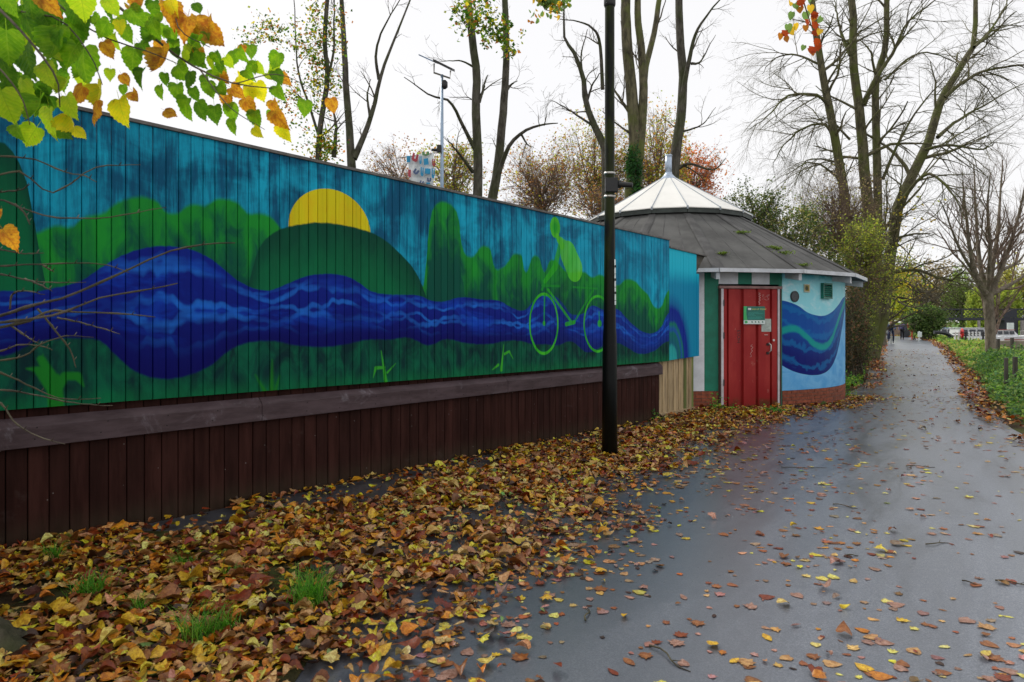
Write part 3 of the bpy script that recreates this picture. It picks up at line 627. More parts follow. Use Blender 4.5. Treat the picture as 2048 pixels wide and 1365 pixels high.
# moss clumps on the felt
for (px, py, sz) in ((1484, 468, .07), (1543, 497, .08), (1552, 500, .06), (1565, 508, .10), (1605, 532, .07), (1444, 508, .05)):
    best = None
    for f in np.linspace(R(0), R(70), 140):
        for r in np.linspace(RU, RE_, 60):
            seg = (f - R(12)) % R(22.5) - R(11.25); z = ZE + (ZU - ZE) * (RE_ - r) / (RE_ - RU); pt = KP(f, r * cos(R(11.25)) / cos(seg), z)
            X, Y = 1024 + F * pt[0] / pt[1], HY - F * (pt[2] - CH) / pt[1]; d = (X - px) ** 2 + (Y - py) ** 2
            if best is None or d < best[0]: best = (d, pt)
    c = np.array(best[1]); v, fcs, cc = leafcloud(c + rng.normal(size=(260, 3)) * [sz, sz, .012] + [0, 0, .02], .03, [(.09, .13, .02), (.13, .2, .03), (.05, .07, .015)], flat=1)
    tag(link('moss_clump', npmesh('moss_clump', v, fcs, cc), M_LEAF, hut), kind='stuff')

# door (set flat between its two jambs)
f0, f1 = kphi(1440)[0], kphi(1558)[0]; A = np.array(KP(f0, KR + .02, 0)); B = np.array(KP(f1, KR + .02, 0)); dw = np.linalg.norm(B - A); dx = (B - A) / dw; dn = np.array([dx[1], -dx[0], 0])
if dn @ D0 < 0: dn = -dn
def DM(a, b, c): return tuple(A + dx * a + dn * b + np.array([0, 0, c]))
M_RED = NT('red_door_paint'); q = M_RED; p = q.pos(); f = q.noise(q.scale(p, (2, 2, .7)), 2, 5, .6)
sp = q.n('ShaderNodeSeparateXYZ'); q.put(sp.inputs[0], p)
col = q.mix(q.step(f, .3, .7), (.32, .02, .022), (.41, .04, .036)); col = q.mix(q.step(sp.outputs[2], .05, .7, .55, 0.), col, (.22, .004, .006))
col = q.mix(q.m('MULTIPLY', q.step(q.noise(p, 6, 5, .7), .62, .7), .5), col, (.5, .2, .16))
alg = q.m('MULTIPLY', q.step(sp.outputs[2], .06, .26, 1., 0.), q.step(q.noise(p, 6, 4, .7), .4, .6)); col = q.mix(q.m('MULTIPLY', alg, .85), col, (.04, .045, .012))
q.bump(q.noise(p, 30, 4, .6), .2, .003); M_RED = q.out(col, .5, 0, .2)
M_DARK = pm('dark_metal', (.015, .015, .016), .5); M_JAMB = pm('jamb_white', (.62, .6, .64), .5, .12, 6, dirt=((.2, .17, .15), .35)); M_LINT = pm('lintel_paint', (.30, .16, .15), .55, .25, 7); M_STEEL = pm('steel', (.55, .53, .5), .35, .1, metal=.8)
DH = dtop - .05
door = MB(); sc_ = (dw - .12) / 905. # crop8 px 120..1025 -> metres
X8 = lambda x: .06 + (x - 120) * sc_
prof = [(120, .0), (172, .0), (182, -.05), (196, -.05), (206, 0), (388, 0), (402, -.05), (440, -.05), (458, 0), (652, 0), (664, -.05), (690, -.05), (706, 0), (898, 0), (908, -.05), (926, -.05), (938, 0), (1025, 0)]
pl = [(X8(a), .01 + b) for a, b in prof] + [(X8(1025), -.09), (X8(120), -.09)]
door.prism(pl, .03, DH, M=DM); dd_ = door.obj('door', M_RED, hut)
def dpart(name, mbx, m, parent=dd_, **k): return mbx.obj(name, m, parent, **k)
mb = MB(); mb.box(.002, .052, -.05, .03, 0.0, DH, M=DM); dpart('door_jamb', mb, M_JAMB, hut)
mb = MB(); mb.box(dw - .055, dw - .02, -.05, .03, .0, DH, M=DM); dpart('door_jamb', mb, M_JAMB, hut)
mb = MB(); mb.box(dw - .018, dw + .012, -.06, .035, 0, DH + .05, M=DM); mb.box(-.03, 0, -.06, .035, 0, DH + .05, M=DM); mb.box(-.03, dw + .012, -.12, -.095, 0, DH + .05, M=DM); dpart('door_frame', mb, pm('dark_frame', (.06, .025, .022), .7), hut)
mb = MB(); mb.box(-.04, dw + .03, -.05, .045, DH + .004, DH + .055, M=DM); dpart('door_lintel', mb, M_LINT, hut, bevel=.004)
mb = MB(); mb.box(0, dw, -.1, .10, -.02, .028, M=DM); dpart('door_sill', mb, pm('concrete', (.12, .11, .1), .9), hut)
for hz_ in (DH - .33, DH - .95, .45): mb = MB(); mb.tube([DM(.056, .035, hz_), DM(.056, .035, hz_ + .12)], .012, 8); dpart('hinge', mb, M_DARK)
zc = lambda y8: CH + (HY - (560 + y8 / 8.53)) / F * 13.2
hx = X8(880); mb = MB(); mb.tube([DM(X8(860), .012, zc(1085)), DM(X8(862), .06, zc(1080)), DM(X8(890), .07, zc(1110)), DM(X8(892), .07, zc(1200)), DM(X8(865), .06, zc(1235)), DM(X8(862), .012, zc(1240))], .011, 8); dpart('handle', mb, M_STEEL, smooth=True)
mb = MB(); mb.box(X8(838), X8(885), .0105, .02, zc(1120), zc(1085), M=DM); mb.box(X8(838), X8(885), .0105, .02, zc(1270), zc(1225), M=DM); dpart('handle_plate', mb, M_DARK)
mb = MB(); mb.tube([DM(X8(958), .01, zc(1030)), DM(X8(958), .03, zc(1030))], .022, 12); dpart('lock_cylinder', mb, M_STEEL)
# sign on the door
M_SG = pm('sign_green', (.004, .16, .12), .35, .1, 5, .05); M_SL = pm('sign_light_green', (.05, .5, .14), .35, .1, 5, .05); M_SW = pm('sign_white', (.72, .8, .78), .35, .05, 5, .05); M_SY = pm('sign_yellow', (.7, .75, .2), .4, .05)
M_ST = pm('sign_teal_print', (.03, .33, .28), .4, .05); M_NOTE = pm('notice_paper', (.46, .52, .48), .5, .15, 9, dirt=((.3, .35, .32), .5))
sg = MB(); sx0, sx1, sz0, sz1 = X8(440), X8(798), zc(757), zc(457); sg.box(sx0, sx1, .03, .045, sz0, sz1, M=DM)
sign = sg.obj('door_sign', M_SG); tag(sign, 'green notice board with light green edge and white strip fixed to red door', 'sign')
def flat(name, pts, m, par, o=.047, th=.002):
    mb = MB(); mb.prism([(X8(a), zc(b)) for a, b in pts], o, o + th, M=lambda a, b, c: DM(a, c, b)); return mb.obj(name, m, par)
flat('light_green_edge', [(440,690),(440,458),(492,458),(482,520),(484,600),(505,690)], M_SL, sign)
flat('white_strip', [(440,757),(440,692),(798,692),(798,757)], M_SW, sign)
flat('white_square', [(512,520),(512,486),(566,486),(566,520)], M_SW, sign)
flat('round_logo', [(480 + 26 * cos(a), 722 + 22 * sin(a)) for a in np.linspace(0, 2 * pi, 14)[:-1]], M_SL, sign, .0495)
for x in (580, 638, 692, 758): flat('pictogram', [(x - 9, 735), (x - 12, 712), (x - 2, 706), (x + 9, 716), (x + 11, 735), (x, 728)], M_SG, sign, .0495)
def text(s, x, z, size, m, par, M, name='lettering', off=.0475, rot=0, th=.0008):
    c = bpy.data.curves.new(name, 'FONT'); c.body = s; c.size = size; c.extrude = th; c.resolution_u = 2
    tmp = bpy.data.objects.new('t', c); COL.objects.link(tmp); bpy.context.view_layer.update()
    me = bpy.data.meshes.new_from_object(tmp.evaluated_get(bpy.context.evaluated_depsgraph_get())); bpy.data.objects.remove(tmp)
    for v in me.vertices:
        a, b = v.co.x, v.co.y
        if rot: a, b = a * cos(rot) - b * sin(rot), a * sin(rot) + b * cos(rot)
        v.co = M(x + a, off + v.co.z, z + b)
    me.update(); me.materials.clear(); me.materials.append(m); return link(name, me, None, par)
text('SIGN UP TODAY', X8(578), zc(518), .040, M_SY, sign, DM)
for r, (y, x1) in enumerate(((555, 690), (575, 765), (590, 620), (605, 640), (632, 740), (648, 760), (664, 730))):
    mb = MB(); x = 515
    while x < x1:
        wd = random.choice((10, 16, 24, 32)); mb.box(X8(x), X8(min(x + wd, x1)), .047, .048, zc(y + 9), zc(y), M=DM); x += wd + 5
    o = mb.obj('small_print', M_ST, sign); o['kind'] = 'stuff'
nt = MB(); nt.box(X8(755), X8(918), .012, .016, zc(885), zc(668), M=DM); note = nt.obj('paper_notice', M_NOTE); tag(note, 'faded grey paper notice below the green sign on red door', 'notice')
for y in range(700, 870, 22):
    mb = MB(); mb.box(X8(775), X8(random.choice((860, 895, 840))), .0165, .017, zc(y + 6), zc(y), M=DM); mb.obj('printed_line', pm('faint_ink', (.25, .3, .28), .5) if y == 700 else bpy.data.materials['faint_ink'], note)
# graffiti and scratches on the door
M_INK = pm('marker_ink', (.02, .008, .01), .5); M_SCR = pm('scratch', (.62, .38, .36), .6)
def scrawl(pts, m, name, wd=.006, o=.0115):
    mb = MB(); q = smooth_poly([DM(X8(a), o, zc(b)) for a, b in pts], len(pts) * 4); mb.tube(q, wd * .5, 4); return mb.obj(name, m, dd_)
text('ESOH', X8(345), zc(855), .10, M_INK, dd_, DM, 'graffiti', .0108, rot=-pi / 2)
scrawl([(600,1105),(575,1130),(612,1150),(585,1180),(600,1215),(570,1250),(585,1300),(560,1310)], M_SCR, 'scratch_mark', .008)
scrawl([(705,230),(735,235),(708,255),(742,270),(710,290),(738,310),(712,330),(735,350),(708,380),(730,410),(710,425)], M_SCR, 'scratch_mark', .012)
scrawl([(765,265),(800,262),(770,290),(820,300),(860,265),(890,262),(850,300),(880,330),(840,350),(800,330),(765,335)], M_SCR, 'scratch_mark', .006)
scrawl([(805,940),(865,942)], M_SCR, 'scratch_mark', .02)
# plaque, small frame, vent
def kbox(px0, px1, py0, py1): return kphi(px0)[0], kphi(px1)[0], kz((px0 + px1) / 2, py1), kz((px0 + px1) / 2, py0)
M_PLQ = pm('plaque_black', (.02, .024, .03), .4, .2); f, t = kphi(1588.5); zc0 = kz(1588.5, 593.5); rr = .115
tang = -sin(f) * D0 + cos(f) * DR; nr = cos(f) * D0 + sin(f) * DR; cc0 = np.array(KP(f, KR, zc0))
mb = MB(); mb.tube([cc0 - nr * .01, cc0 + nr * .02], rr * .95, 28); pq = mb.obj('round_plaque', M_PLQ); tag(pq, 'round black plaque with raised lettering on the hut wall above the wave', 'plaque')
mb = MB(); a = np.linspace(0, 2 * pi, 29); mb.tube([cc0 + nr * .021 + rr * .88 * (cos(x) * tang + sin(x) * np.array([0, 0, 1])) for x in a], .005, 5, cap=False); mb.obj('plaque_rim', M_DARK, pq)
PM = lambda a, b, c: tuple(cc0 + tang * a + nr * (b + .02) + np.array([0, 0, c]))
M_PT = pm('plaque_text', (.09, .1, .12), .5)
for i, (z, hw) in enumerate(((.062, .05), (.036, .07), (.010, .08), (-.016, .08), (-.042, .065), (-.066, .04))):
    mb = MB(); x = -hw
    while x < hw: w_ = random.uniform(.012, .03); mb.box(x, min(x + w_, hw), 0, .002, z - .006, z + .006, M=PM); x += w_ + .007
    mb.obj('raised_line', M_PT, pq)
def wallbox(name, px0, px1, py0, py1, d, m, lab, cat):
    a, b, z0, z1 = kbox(px0, px1, py0, py1); fm = (a + b) / 2; T = -sin(fm) * D0 + cos(fm) * DR; N_ = cos(fm) * D0 + sin(fm) * DR; hw = (b - a) * KR / 2; c = np.array(KP(fm, KR, 0))
    M = lambda x, y, z: tuple(c + T * x + N_ * y + np.array([0, 0, z])); return M, hw, z0, z1
M, hw, z0, z1 = wallbox('f', 1607, 1618, 569, 585, 0, 0, 0, 0); mb = MB(); t_ = .02
mb.box(-hw, hw, 0, .02, z0, z0 + t_, M=M); mb.box(-hw, hw, 0, .02, z1 - t_, z1, M=M); mb.box(-hw, -hw + t_, 0, .02, z0 + t_ + .001, z1 - t_ - .001, M=M); mb.box(hw - t_, hw, 0, .02, z0 + t_ + .001, z1 - t_ - .001, M=M)
fr = mb.obj('framed_emblem', pm('cream_frame', (.6, .56, .42), .5)); tag(fr, 'small cream framed emblem on the hut wall left of the green vent', 'emblem')
mb = MB(); mb.box(-hw + t_, hw - t_, 0, .008, z0 + t_, z1 - t_, M=M); mb.obj('backing', pm('mustard', (.35, .28, .05), .6), fr)
zm = (z0 + z1) / 2; mb = MB(); mb.prism([(hw * .5 * cos(a), zm + (z1 - z0) * .28 * sin(a)) for a in np.linspace(0, 2 * pi, 14)[:-1]], .008, .012, M=lambda a, b, c: M(a, c, b)); mb.obj('oval_badge', pm('olive_dark', (.06, .07, .03), .6), fr)
M, hw, z0, z1 = wallbox('v', 1641, 1659, 567, 598, 0, 0, 0, 0); mb = MB(); t_ = .03; M_VG = pm('vent_green', (.01, .17, .12), .45)
mb.box(-hw, hw, 0, .06, z0, z0 + t_, M=M); mb.box(-hw, hw, 0, .06, z1 - t_, z1, M=M); mb.box(-hw, -hw + t_, 0, .06, z0 + t_ + .001, z1 - t_ - .001, M=M); mb.box(hw - t_, hw, 0, .06, z0 + t_ + .001, z1 - t_ - .001, M=M)
vt = mb.obj('wall_vent', M_VG); tag(vt, 'green louvred vent box high on the painted hut wall', 'vent')
mb = MB(); mb.box(-hw + t_, hw - t_, 0, .005, z0 + t_, z1 - t_, M=M); mb.obj('vent_back', M_DARK, vt)
for i in range(5):
    z = z0 + t_ + .02 + i * (z1 - z0 - 2 * t_ - .03) / 5; mb = MB(); mb.add([M(-hw + t_, .055, z), M(hw - t_, .055, z), M(hw - t_, .02, z + .035), M(-hw + t_, .02, z + .035), M(-hw + t_, .055, z - .006), M(hw - t_, .055, z - .006), M(hw - t_, .02, z + .029), M(-hw + t_, .02, z + .029)], [(0, 1, 2, 3), (4, 5, 6, 7), (0, 1, 5, 4), (2, 3, 7, 6)]); mb.obj('louvre', M_VG, vt)
# wall lamp bracket at the left end
f, t = kphi(1388); c = np.array(KP(f - .01, KR + .1, 0)); mb = MB(); mb.tube([c + [0, 0, 2.28], c + [0, 0, 2.34], c + [0, 0, 2.5], c + [0, 0, 2.54]], [.05, .06, .06, .03], 10)
lp = mb.obj('wall_lamp', M_STEEL, None, True); tag(lp, 'unlit grey cylinder lamp under the eave at the left end of the white wall', 'lamp')
mb = MB(); mb.tube([c + [0, 0, 2.52], np.array(KP(f - .01, KR, 2.56))], .015, 6); mb.obj('bracket', M_DARK, lp)

# ------------------------------------------------------------------ lamp post
LPc = np.array([1.185, 8.28, 0]); q = NT('post_paint'); p = q.pos(); s = q.n('ShaderNodeSeparateXYZ'); q.put(s.inputs[0], p)
col = q.mix(q.m('MULTIPLY', q.step(q.noise(q.scale(p, (3, 3, .8)), 2, 5, .6), .4, .6), q.step(s.outputs[2], 1.6, 2.6)), (.005, .006, .006), (.02, .028, .004))
col = q.mix(q.step(q.vor(p, 26), .03, .06, .7, 0.), col, (.14, .15, .14)); q.bump(q.noise(p, 25, 4), .15, .004); M_POST = q.out(col, .35, 0, .15)
lamp = empty('lamp_post', (0, 0, 0), 'tall black lamp post with green algae standing in the leaves before the fence', 'lamp post')
mb = MB(); mb.tube([LPc + [0, 0, z] for z in (-.05, .9, 1.45, 1.55, 2.2, 3.25, 5.55, 6.4)], [.096, .090, .083, .076, .068, .060, .058, .052], 20); mb.obj('post', M_POST, lamp, True)
mb = MB(); mb.tube([LPc + [0, 0, z] for z in (5.44, 5.47, 5.56, 5.60)], [.06, .072, .072, .06], 16); mb.obj('collar', M_DARK, lamp, True)
mb = MB(); mb.tube([LPc + [0, 0, 6.3], LPc + [.2, -.1, 6.7], LPc + [.7, -.3, 6.85]], .035, 10); mb.obj('lamp_arm', M_POST, lamp, True)
mb = MB(); mb.box(.6, 1.2, -.45, -.2, 6.8, 6.95); 
for i, v in enumerate(mb.v): mb.v[i] = (v[0] + LPc[0], v[1] + LPc[1], v[2])
mb.obj('lamp_head', M_POST, lamp, bevel=.04)
for z in (3.13, 3.41): mb = MB(); mb.tube([LPc + [0, 0, z], LPc + [0, 0, z + .025]], .071, 20); mb.obj('steel_band', M_STEEL, lamp, True)
mb = MB(); mb.box(-.06, .09, -.11, -.03, 3.19, 3.36); mb.box(.09, .13, -.10, -.05, 3.24, 3.33); mb.tube([(.10, -.09, 3.28), (.26, -.14, 3.26)], [.035, .03], 10)
for i, v in enumerate(mb.v): mb.v[i] = (v[0] + LPc[0], v[1] + LPc[1] + .03, v[2])
tag(mb.obj('mounting_bracket', M_DARK, lamp, bevel=.005), None)
stp = MB(); 
for a0 in [R(-92 + 9 * i) for i in range(9)]:
    pass
st_ = MB(); A0 = np.linspace(R(-48), R(5), 7); v = []
for a in A0: v += [tuple(LPc + [.0775 * cos(a), .0775 * sin(a), 1.83]), tuple(LPc + [.072 * cos(a), .072 * sin(a), 2.38])]
st_.add(v, [(2 * i, 2 * i + 2, 2 * i + 3, 2 * i + 1) for i in range(6)]); 
stk = st_.obj('post_sticker', M_SW, lamp, True)
for i, z in enumerate(np.linspace(1.9, 2.3, 6)):
    mb = MB(); a = R(-50); c = LPc + np.array([.079 * cos(a), .079 * sin(a), z - .02]); T = np.array([-sin(a), cos(a), 0]); ch = '2B1047'[i]
    mb.add([tuple(c), tuple(c + T * .03), tuple(c + T * .03 + [0, 0, .006]), tuple(c + [0, 0, .006]), tuple(c + [0, 0, .03]), tuple(c + T * .03 + [0, 0, .03]), ], [(0, 1, 2, 3)] + ([(3, 2, 5, 4)] if i % 2 else [])); mb.obj('sticker_mark', M_DARK, stk)
# ------------------------------------------------------------------ solar pole and print banner behind the fence
YS = 16.; M_POLE = pm('pole_blue_grey', (.30, .40, .52), .4, .1, metal=.4)
pole = empty('solar_pole', tuple(P(885, 655, YS) * [1, 1, 0]), 'slim blue-grey pole with tilted solar panel rising behind the fence', 'pole'); o_ = np.array(pole.location)
def rel(px, py, dy=0): return P(px, py, YS + dy) - o_
mb = MB(); mb.tube([(0, 0, 0), rel(884, 375), rel(884, 150)], [.055, .045, .032], 10); mb.obj('pole_shaft', M_POLE, pole, True)
mb = MB(); mb.tube([rel(868, 128), rel(868, 146), rel(900, 157), rel(901, 142)], .022, 6); mb.obj('panel_bracket', M_STEEL, pole)
a, b = rel(868, 124), rel(906, 143); mb = MB(); th = np.array([0, 0, .06]); w2 = np.array([0, .5, .17])
mb.add([a - w2 * .4, b - w2 * .4, b + w2, a + w2, a - w2 * .4 + th, b - w2 * .4 + th, b + w2 + th, a + w2 + th], [(0, 1, 2, 3), (4, 5, 6, 7), (0, 1, 5, 4), (2, 3, 7, 6), (1, 2, 6, 5), (0, 3, 7, 4)]); mb.obj('battery_case', M_DARK, pole)
a, b = rel(839, 112), rel(872, 127); mb = MB(); th = np.array([0, 0, .03]); mb.add([a - w2 * .3, b - w2 * .3, b + w2, a + w2, a - w2 * .3 + th, b - w2 * .3 + th, b + w2 + th, a + w2 + th], [(0, 1, 2, 3), (4, 5, 6, 7), (0, 1, 5, 4), (2, 3, 7, 6), (1, 2, 6, 5), (0, 3, 7, 4)]); mb.obj('solar_panel', pm('solar_blue', (.12, .2, .32), .2), pole)
mb = MB(); c = rel(889, 170); mb.tube([c + [-.0, 0, -.1], c + [0, 0, -.06], c + [0, 0, .06], c + [0, 0, .1]], [.03, .075, .075, .04], 12); mb.obj('camera_dome', M_DARK, pole, True)
mb = MB(); c = rel(879, 299); mb.box(c[0] - .05, c[0] + .05, -.1, .02, c[2] - .08, c[2] + .08); mb.tube([rel(878, 301), rel(863, 300)], [.045, .03], 8); mb.obj('floodlight', M_DARK, pole)
ban = empty('hanging_banner', tuple(o_ + [0, -.06, 0]), 'white banner with coloured garment shapes hanging from the solar pole', 'banner')
mb = MB(); mb.tube([rel(795, 318), rel(884, 306)], .014, 6); mb.obj('banner_rod', M_STEEL, ban)
g = smooth_poly([(815, 314), (868, 307)], 9); g2 = smooth_poly([(822, 372), (866, 382)], 9); v = []
for (x0, y0), (x1, y1) in zip(g, g2):
    for t in np.linspace(0, 1, 6): pp = rel(x0 + (x1 - x0) * t, y0 + (y1 - y0) * t); pp[1] += .05 * sin(t * 5 + x0 * .2); v.append(tuple(pp))
mb = MB(); mb.add(v, [(i * 6 + j, i * 6 + 6 + j, i * 6 + 7 + j, i * 6 + 1 + j) for i in range(8) for j in range(5)]); bc = mb.obj('banner_cloth', pm('banner_white', (.75, .8, .82), .7), ban, True)
sm = bc.modifiers.new('s', 'SOLIDIFY'); sm.thickness = .006
PC = {'b': pm('print_blue', (.02, .3, .55), .6), 'r': pm('print_red', (.4, .05, .07), .6), 'g': pm('print_green', (.12, .28, .1), .6), 'n': pm('print_navy', (.08, .12, .25), .6)}
for i, (x, y, a_, b_, r_, c) in enumerate([(819,322,4,7,.1,'b'),(832,319,6,8,.3,'r'),(843,324,2,8,0,'b'),(854,327,5,7,0,'b'),(853,311,7,4,-.05,'g'),(869,329,3,7,0,'r'),(821,350,3,8,.2,'r'),(834,347,5,5,.6,'n'),(846,347,3,9,.1,'b'),(857,346,6,6,.2,'b'),(868,350,3,10,0,'b'),(860,363,4,4,0,'n'),(858,370,4,2,0,'b'),(845,368,4,3,.4,'n')]):
    mb = MB(); pts = [(-1, -1), (-.3, -1), (-.2, .3), (.2, .3), (.3, -1), (1, -1), (1, .6), (.5, 1), (-.5, 1), (-1, .6)] if i % 3 else [(-1, -.8), (.8, -1), (1, .8), (-.8, 1)]
    pts = [(x + (u_ * cos(r_) - v_ * sin(r_)) * a_, y + (u_ * sin(r_) + v_ * cos(r_)) * b_) for u_, v_ in pts]
    n = len(pts); vv = [tuple(rel(a1, b1) + [0, -.10, 0]) for a1, b1 in pts] + [tuple(rel(a1, b1) + [0, -.095, 0]) for a1, b1 in pts]
    mb.add(vv, [tuple(range(n)), tuple(range(n, 2 * n))] + [(k, (k + 1) % n, n + (k + 1) % n, n + k) for k in range(n)]); mb.obj('printed_shape', PC[c], ban)

# ------------------------------------------------------------------ trees with traced limbs
def traced(limbs, Y, K=14, jit=.0):
    """limbs: list of (pts px, r0 px, r1 px, depth drift m)"""
    PP = []; RR = []
    for l in limbs:
        pts, r0, r1 = l[0], l[1], l[2]; dy = l[3] if len(l) > 3 else 0
        r1 = r1 if r1 > 3.9 else r1 * .45; q = smooth_poly(pts, K); q += rng.normal(size=q.shape) * np.linspace(0, 1, K)[:, None] * jit
        t = np.linspace(0, 1, K); yy = Y + dy * t
        PP.append([P(a, b, y) for (a, b), y in zip(q, yy)]); RR.append(np.linspace(r0, r1, K) * Y / F)
    return np.array(PP), np.array(RR)

def tree(name, label, Y, limbs, m=M_BARK, twig=M_TWIG, group=None, l2=(6, (1.2, 2.6), 45, .05), l3=(6, (.5, 1.3), 40, .03), l4=(4, (.25, .6), 40, 0), jit=.8, leaves=None, ntrunk=1, rk=1., rmn=.0035):
    PP, RR = traced(limbs, Y, jit=jit); RR = RR * rk; o0 = PP[0, 0].copy(); o0[2] = float(ground_z(o0[0], o0[1]))
    e = empty(name, tuple(o0), label, 'tree', group)
    # carry the trunk down to the ground
    for i in range(ntrunk):
        b = PP[i, 0]; k = np.linspace(0, 1, 14)
    v, f = tubes(PP[:ntrunk] - o0, RR[:ntrunk], 10)
    base = []
    for i in range(ntrunk):
        b = PP[i, 0] - o0; r = RR[i, 0]; z = np.linspace(b[2], -.2, 6); pts = np.stack([np.interp(z, [-.2, b[2]], [b[0] * .3 if ntrunk > 1 else b[0], b[0]]), np.full(6, b[1]), z], 1)
        base.append(tubes(pts[None], np.array([[r, r * 1.02, r * 1.06, r * 1.12, r * 1.2, r * 1.6]]), 10))
    v, f = cat_mesh([(v, f)] + (base if PP[0, 0, 2] - o0[2] > .3 else []))
    link('trunk', npmesh('trunk', v, f, smooth=True), m, e)
    parts = []
    if len(PP) > ntrunk:
        v, f = tubes(PP[ntrunk:] - o0, RR[ntrunk:], 7); link('limbs', npmesh('limbs', v, f, smooth=True), m, e)['kind'] = 'stuff'
    A, Ar = PP, RR
    for spec, n in ((l2, 4), (l3, 3), (l4, 3)):
        if not spec: break
        A, Ar = grow(A, Ar, spec[0], spec[1], spec[2], spec[3], K=6 if n == 4 else 5, rs=.55, t0=.15 if n > 3 else .1, rmin=rmn, wig=.14 if n == 4 else .12)
        parts.append(tubes(A - o0, Ar, n))
    v, f = cat_mesh(parts); tag(link('crown', npmesh('crown', v, f), twig, e), kind=None)
    if leaves:
        n, sz, pal, test = leaves; pts = A[rng.integers(0, len(A), n), rng.integers(1, A.shape[1], n)] if test is None else test(n)
        v, f, c = leafcloud(pts - o0 if test is None else pts - o0, sz, pal); tag(link('leaves', npmesh('leaves', v, f, c), M_LEAF, e), kind='stuff')
    return e
GRN = [(.05, .12, .01), (.10, .20, .015), (.03, .08, .01), (.22, .25, .02)]
AUT = [(.35, .13, .03), (.25, .2, .03), (.2, .07, .02), (.4, .25, .05), (.12, .14, .03)]
YEL = [(.45, .38, .03), (.3, .32, .03), (.5, .33, .04)]
def pxblob(px, py, rx, ry, Y, n, clumps=30, spread=.18, shell=.3, dz=None):
    c = P(px, py, Y); return blob(c, (rx * Y / F, dz or rx * Y / F, ry * Y / F), n, clumps, spread, shell)
G1 = 'bare trees rising behind the painted fence'
tree('lime_tree', 'slender leaning tree forking low behind the fence, between the ivy-clad trunks and solar pole', 24, [([(704,345),(700,280),(693,180),(688,80),(682,-20)],9,4),([(708,318),(725,280),(745,225),(760,160),(785,90),(825,-10)],7,3.5,1),([(758,160),(752,110),(765,60),(800,0)],3.5,2,-1),([(740,235),(735,190),(742,160)],3,1.5)], group=G1, l2=(3, (.6, 1.4), 40, .05), l3=(3, (.3, .9), 40, 0), l4=(2, (.2, .4), 40, 0))
tree('ivy_clad_tree', 'thin ivy-covered tree with sparse green and yellow leaves behind the fence above the painted sun', 20, [([(636,330),(641,250),(655,160),(650,90),(655,-10)],6,4),([(640,280),(618,210),(598,150),(592,90),(588,-10)],3,2,1),([(655,160),(668,100),(668,30),(672,-20)],3,2),([(668,315),(672,260),(665,200)],5,3)], M_BARK, group=G1, l2=(5, (.6, 1.5), 50, .0), l3=(4, (.3, .8), 40, 0), l4=(2, (.2, .4), 40, 0),
     leaves=(2900, .085, GRN + YEL[:1] + AUT[:1], lambda n: np.concatenate([pxblob(640,60,55,75,20,n//3,30,.16), pxblob(650,170,50,70,20,n//5,22,.16), pxblob(655,290,45,38,20,n//4,20,.2), pxblob(545,70,60,32,20,n//6,14,.2), pxblob(590,210,40,90,20,n//8,20,.16)])))
tree('lime_tree', 'straight trunk right of the solar pole with green leaves at its top', 18, [([(955,400),(956,320),(952,220),(953,140),(942,60),(935,-20)],10,7),([(958,205),(966,180),(976,150)],4,2),([(950,300),(925,250),(900,205),(860,190),(808,155)],4.5,1.5,-1.5),([(950,252),(945,200),(900,195)],2,1),([(946,345),(920,310),(895,280)],4,2,-1),([(948,135),(920,122),(880,124)],2.5,1)], group=G1, l2=(2, (.5, 1.1), 45, .05), l3=(3, (.3, .7), 40, 0), l4=(2, (.15, .4), 40, 0),
     leaves=(1000, .10, GRN + GRN + YEL[:1] + AUT[:1], lambda n: np.concatenate([pxblob(955,30,50,70,17,n*2//3,34,.14), pxblob(1010,70,35,45,17,n//3,20,.15)])))
tree('lime_tree', 'second bare trunk from the solar pole, dark knot halfway and a long limb bending right', 18.6, [([(984,400),(995,340),(1004,250),(1010,180),(1012,110),(1010,-20)],10,6),([(990,370),(1003,330),(1020,290),(1050,262),(1085,250),(1115,248)],6,2,-1),([(1042,268),(1055,290),(1068,295)],2.5,1),([(1088,252),(1093,232),(1094,205)],1.3,.8),([(1012,182),(1022,170),(1035,162)],4,1)], group=G1, l2=(2, (.4, 1.0), 45, .05), l3=(3, (.3, .7), 40, 0), l4=(2, (.15, .4), 40, 0))
tree('lime_tree', 'crooked dark tree with broken arching branches just left of the lamp post', 22, [([(1212,380),(1210,300),(1192,260),(1172,205),(1165,150),(1145,100),(1128,70),(1128,-10)],9,3),([(1172,210),(1185,170),(1205,140)],3,1.5),([(1195,258),(1160,235),(1130,215),(1100,200)],3,1),([(1205,180),(1200,90),(1188,60),(1160,45),(1120,38)],4,1.5,-1),([(1175,200),(1162,120),(1175,60)],3,1.5)], group=G1, l2=(4, (.5, 1.2), 50, -.02), l3=(4, (.3, .7), 40, 0), l4=(2, (.15, .4), 40, 0))
tree('tall_lime_tree', 'thick upright mossy twin trunk directly right of the lamp post with ivy at its foot', 21, [([(1262,380),(1270,300),(1264,200),(1256,110),(1252,40),(1250,-20)],13,9),([(1276,330),(1284,240),(1287,170),(1282,100),(1276,40),(1276,-20)],10,6),([(1287,175),(1292,130),(1305,80),(1318,0),(1322,-20)],7,5,1),([(1262,230),(1235,190),(1215,160)],4,1.5)], M_BARKG, group=G1, ntrunk=2, l2=(3, (.6, 1.6), 45, .06), l3=(4, (.3, .9), 40, 0), l4=(2, (.15, .4), 40, 0),
     leaves=(2600, .07, [(.02, .07, .02), (.03, .1, .02), (.015, .05, .015)], lambda n: pxblob(1268,345,14,60,20.8,n,30,.25,.6,.3)))
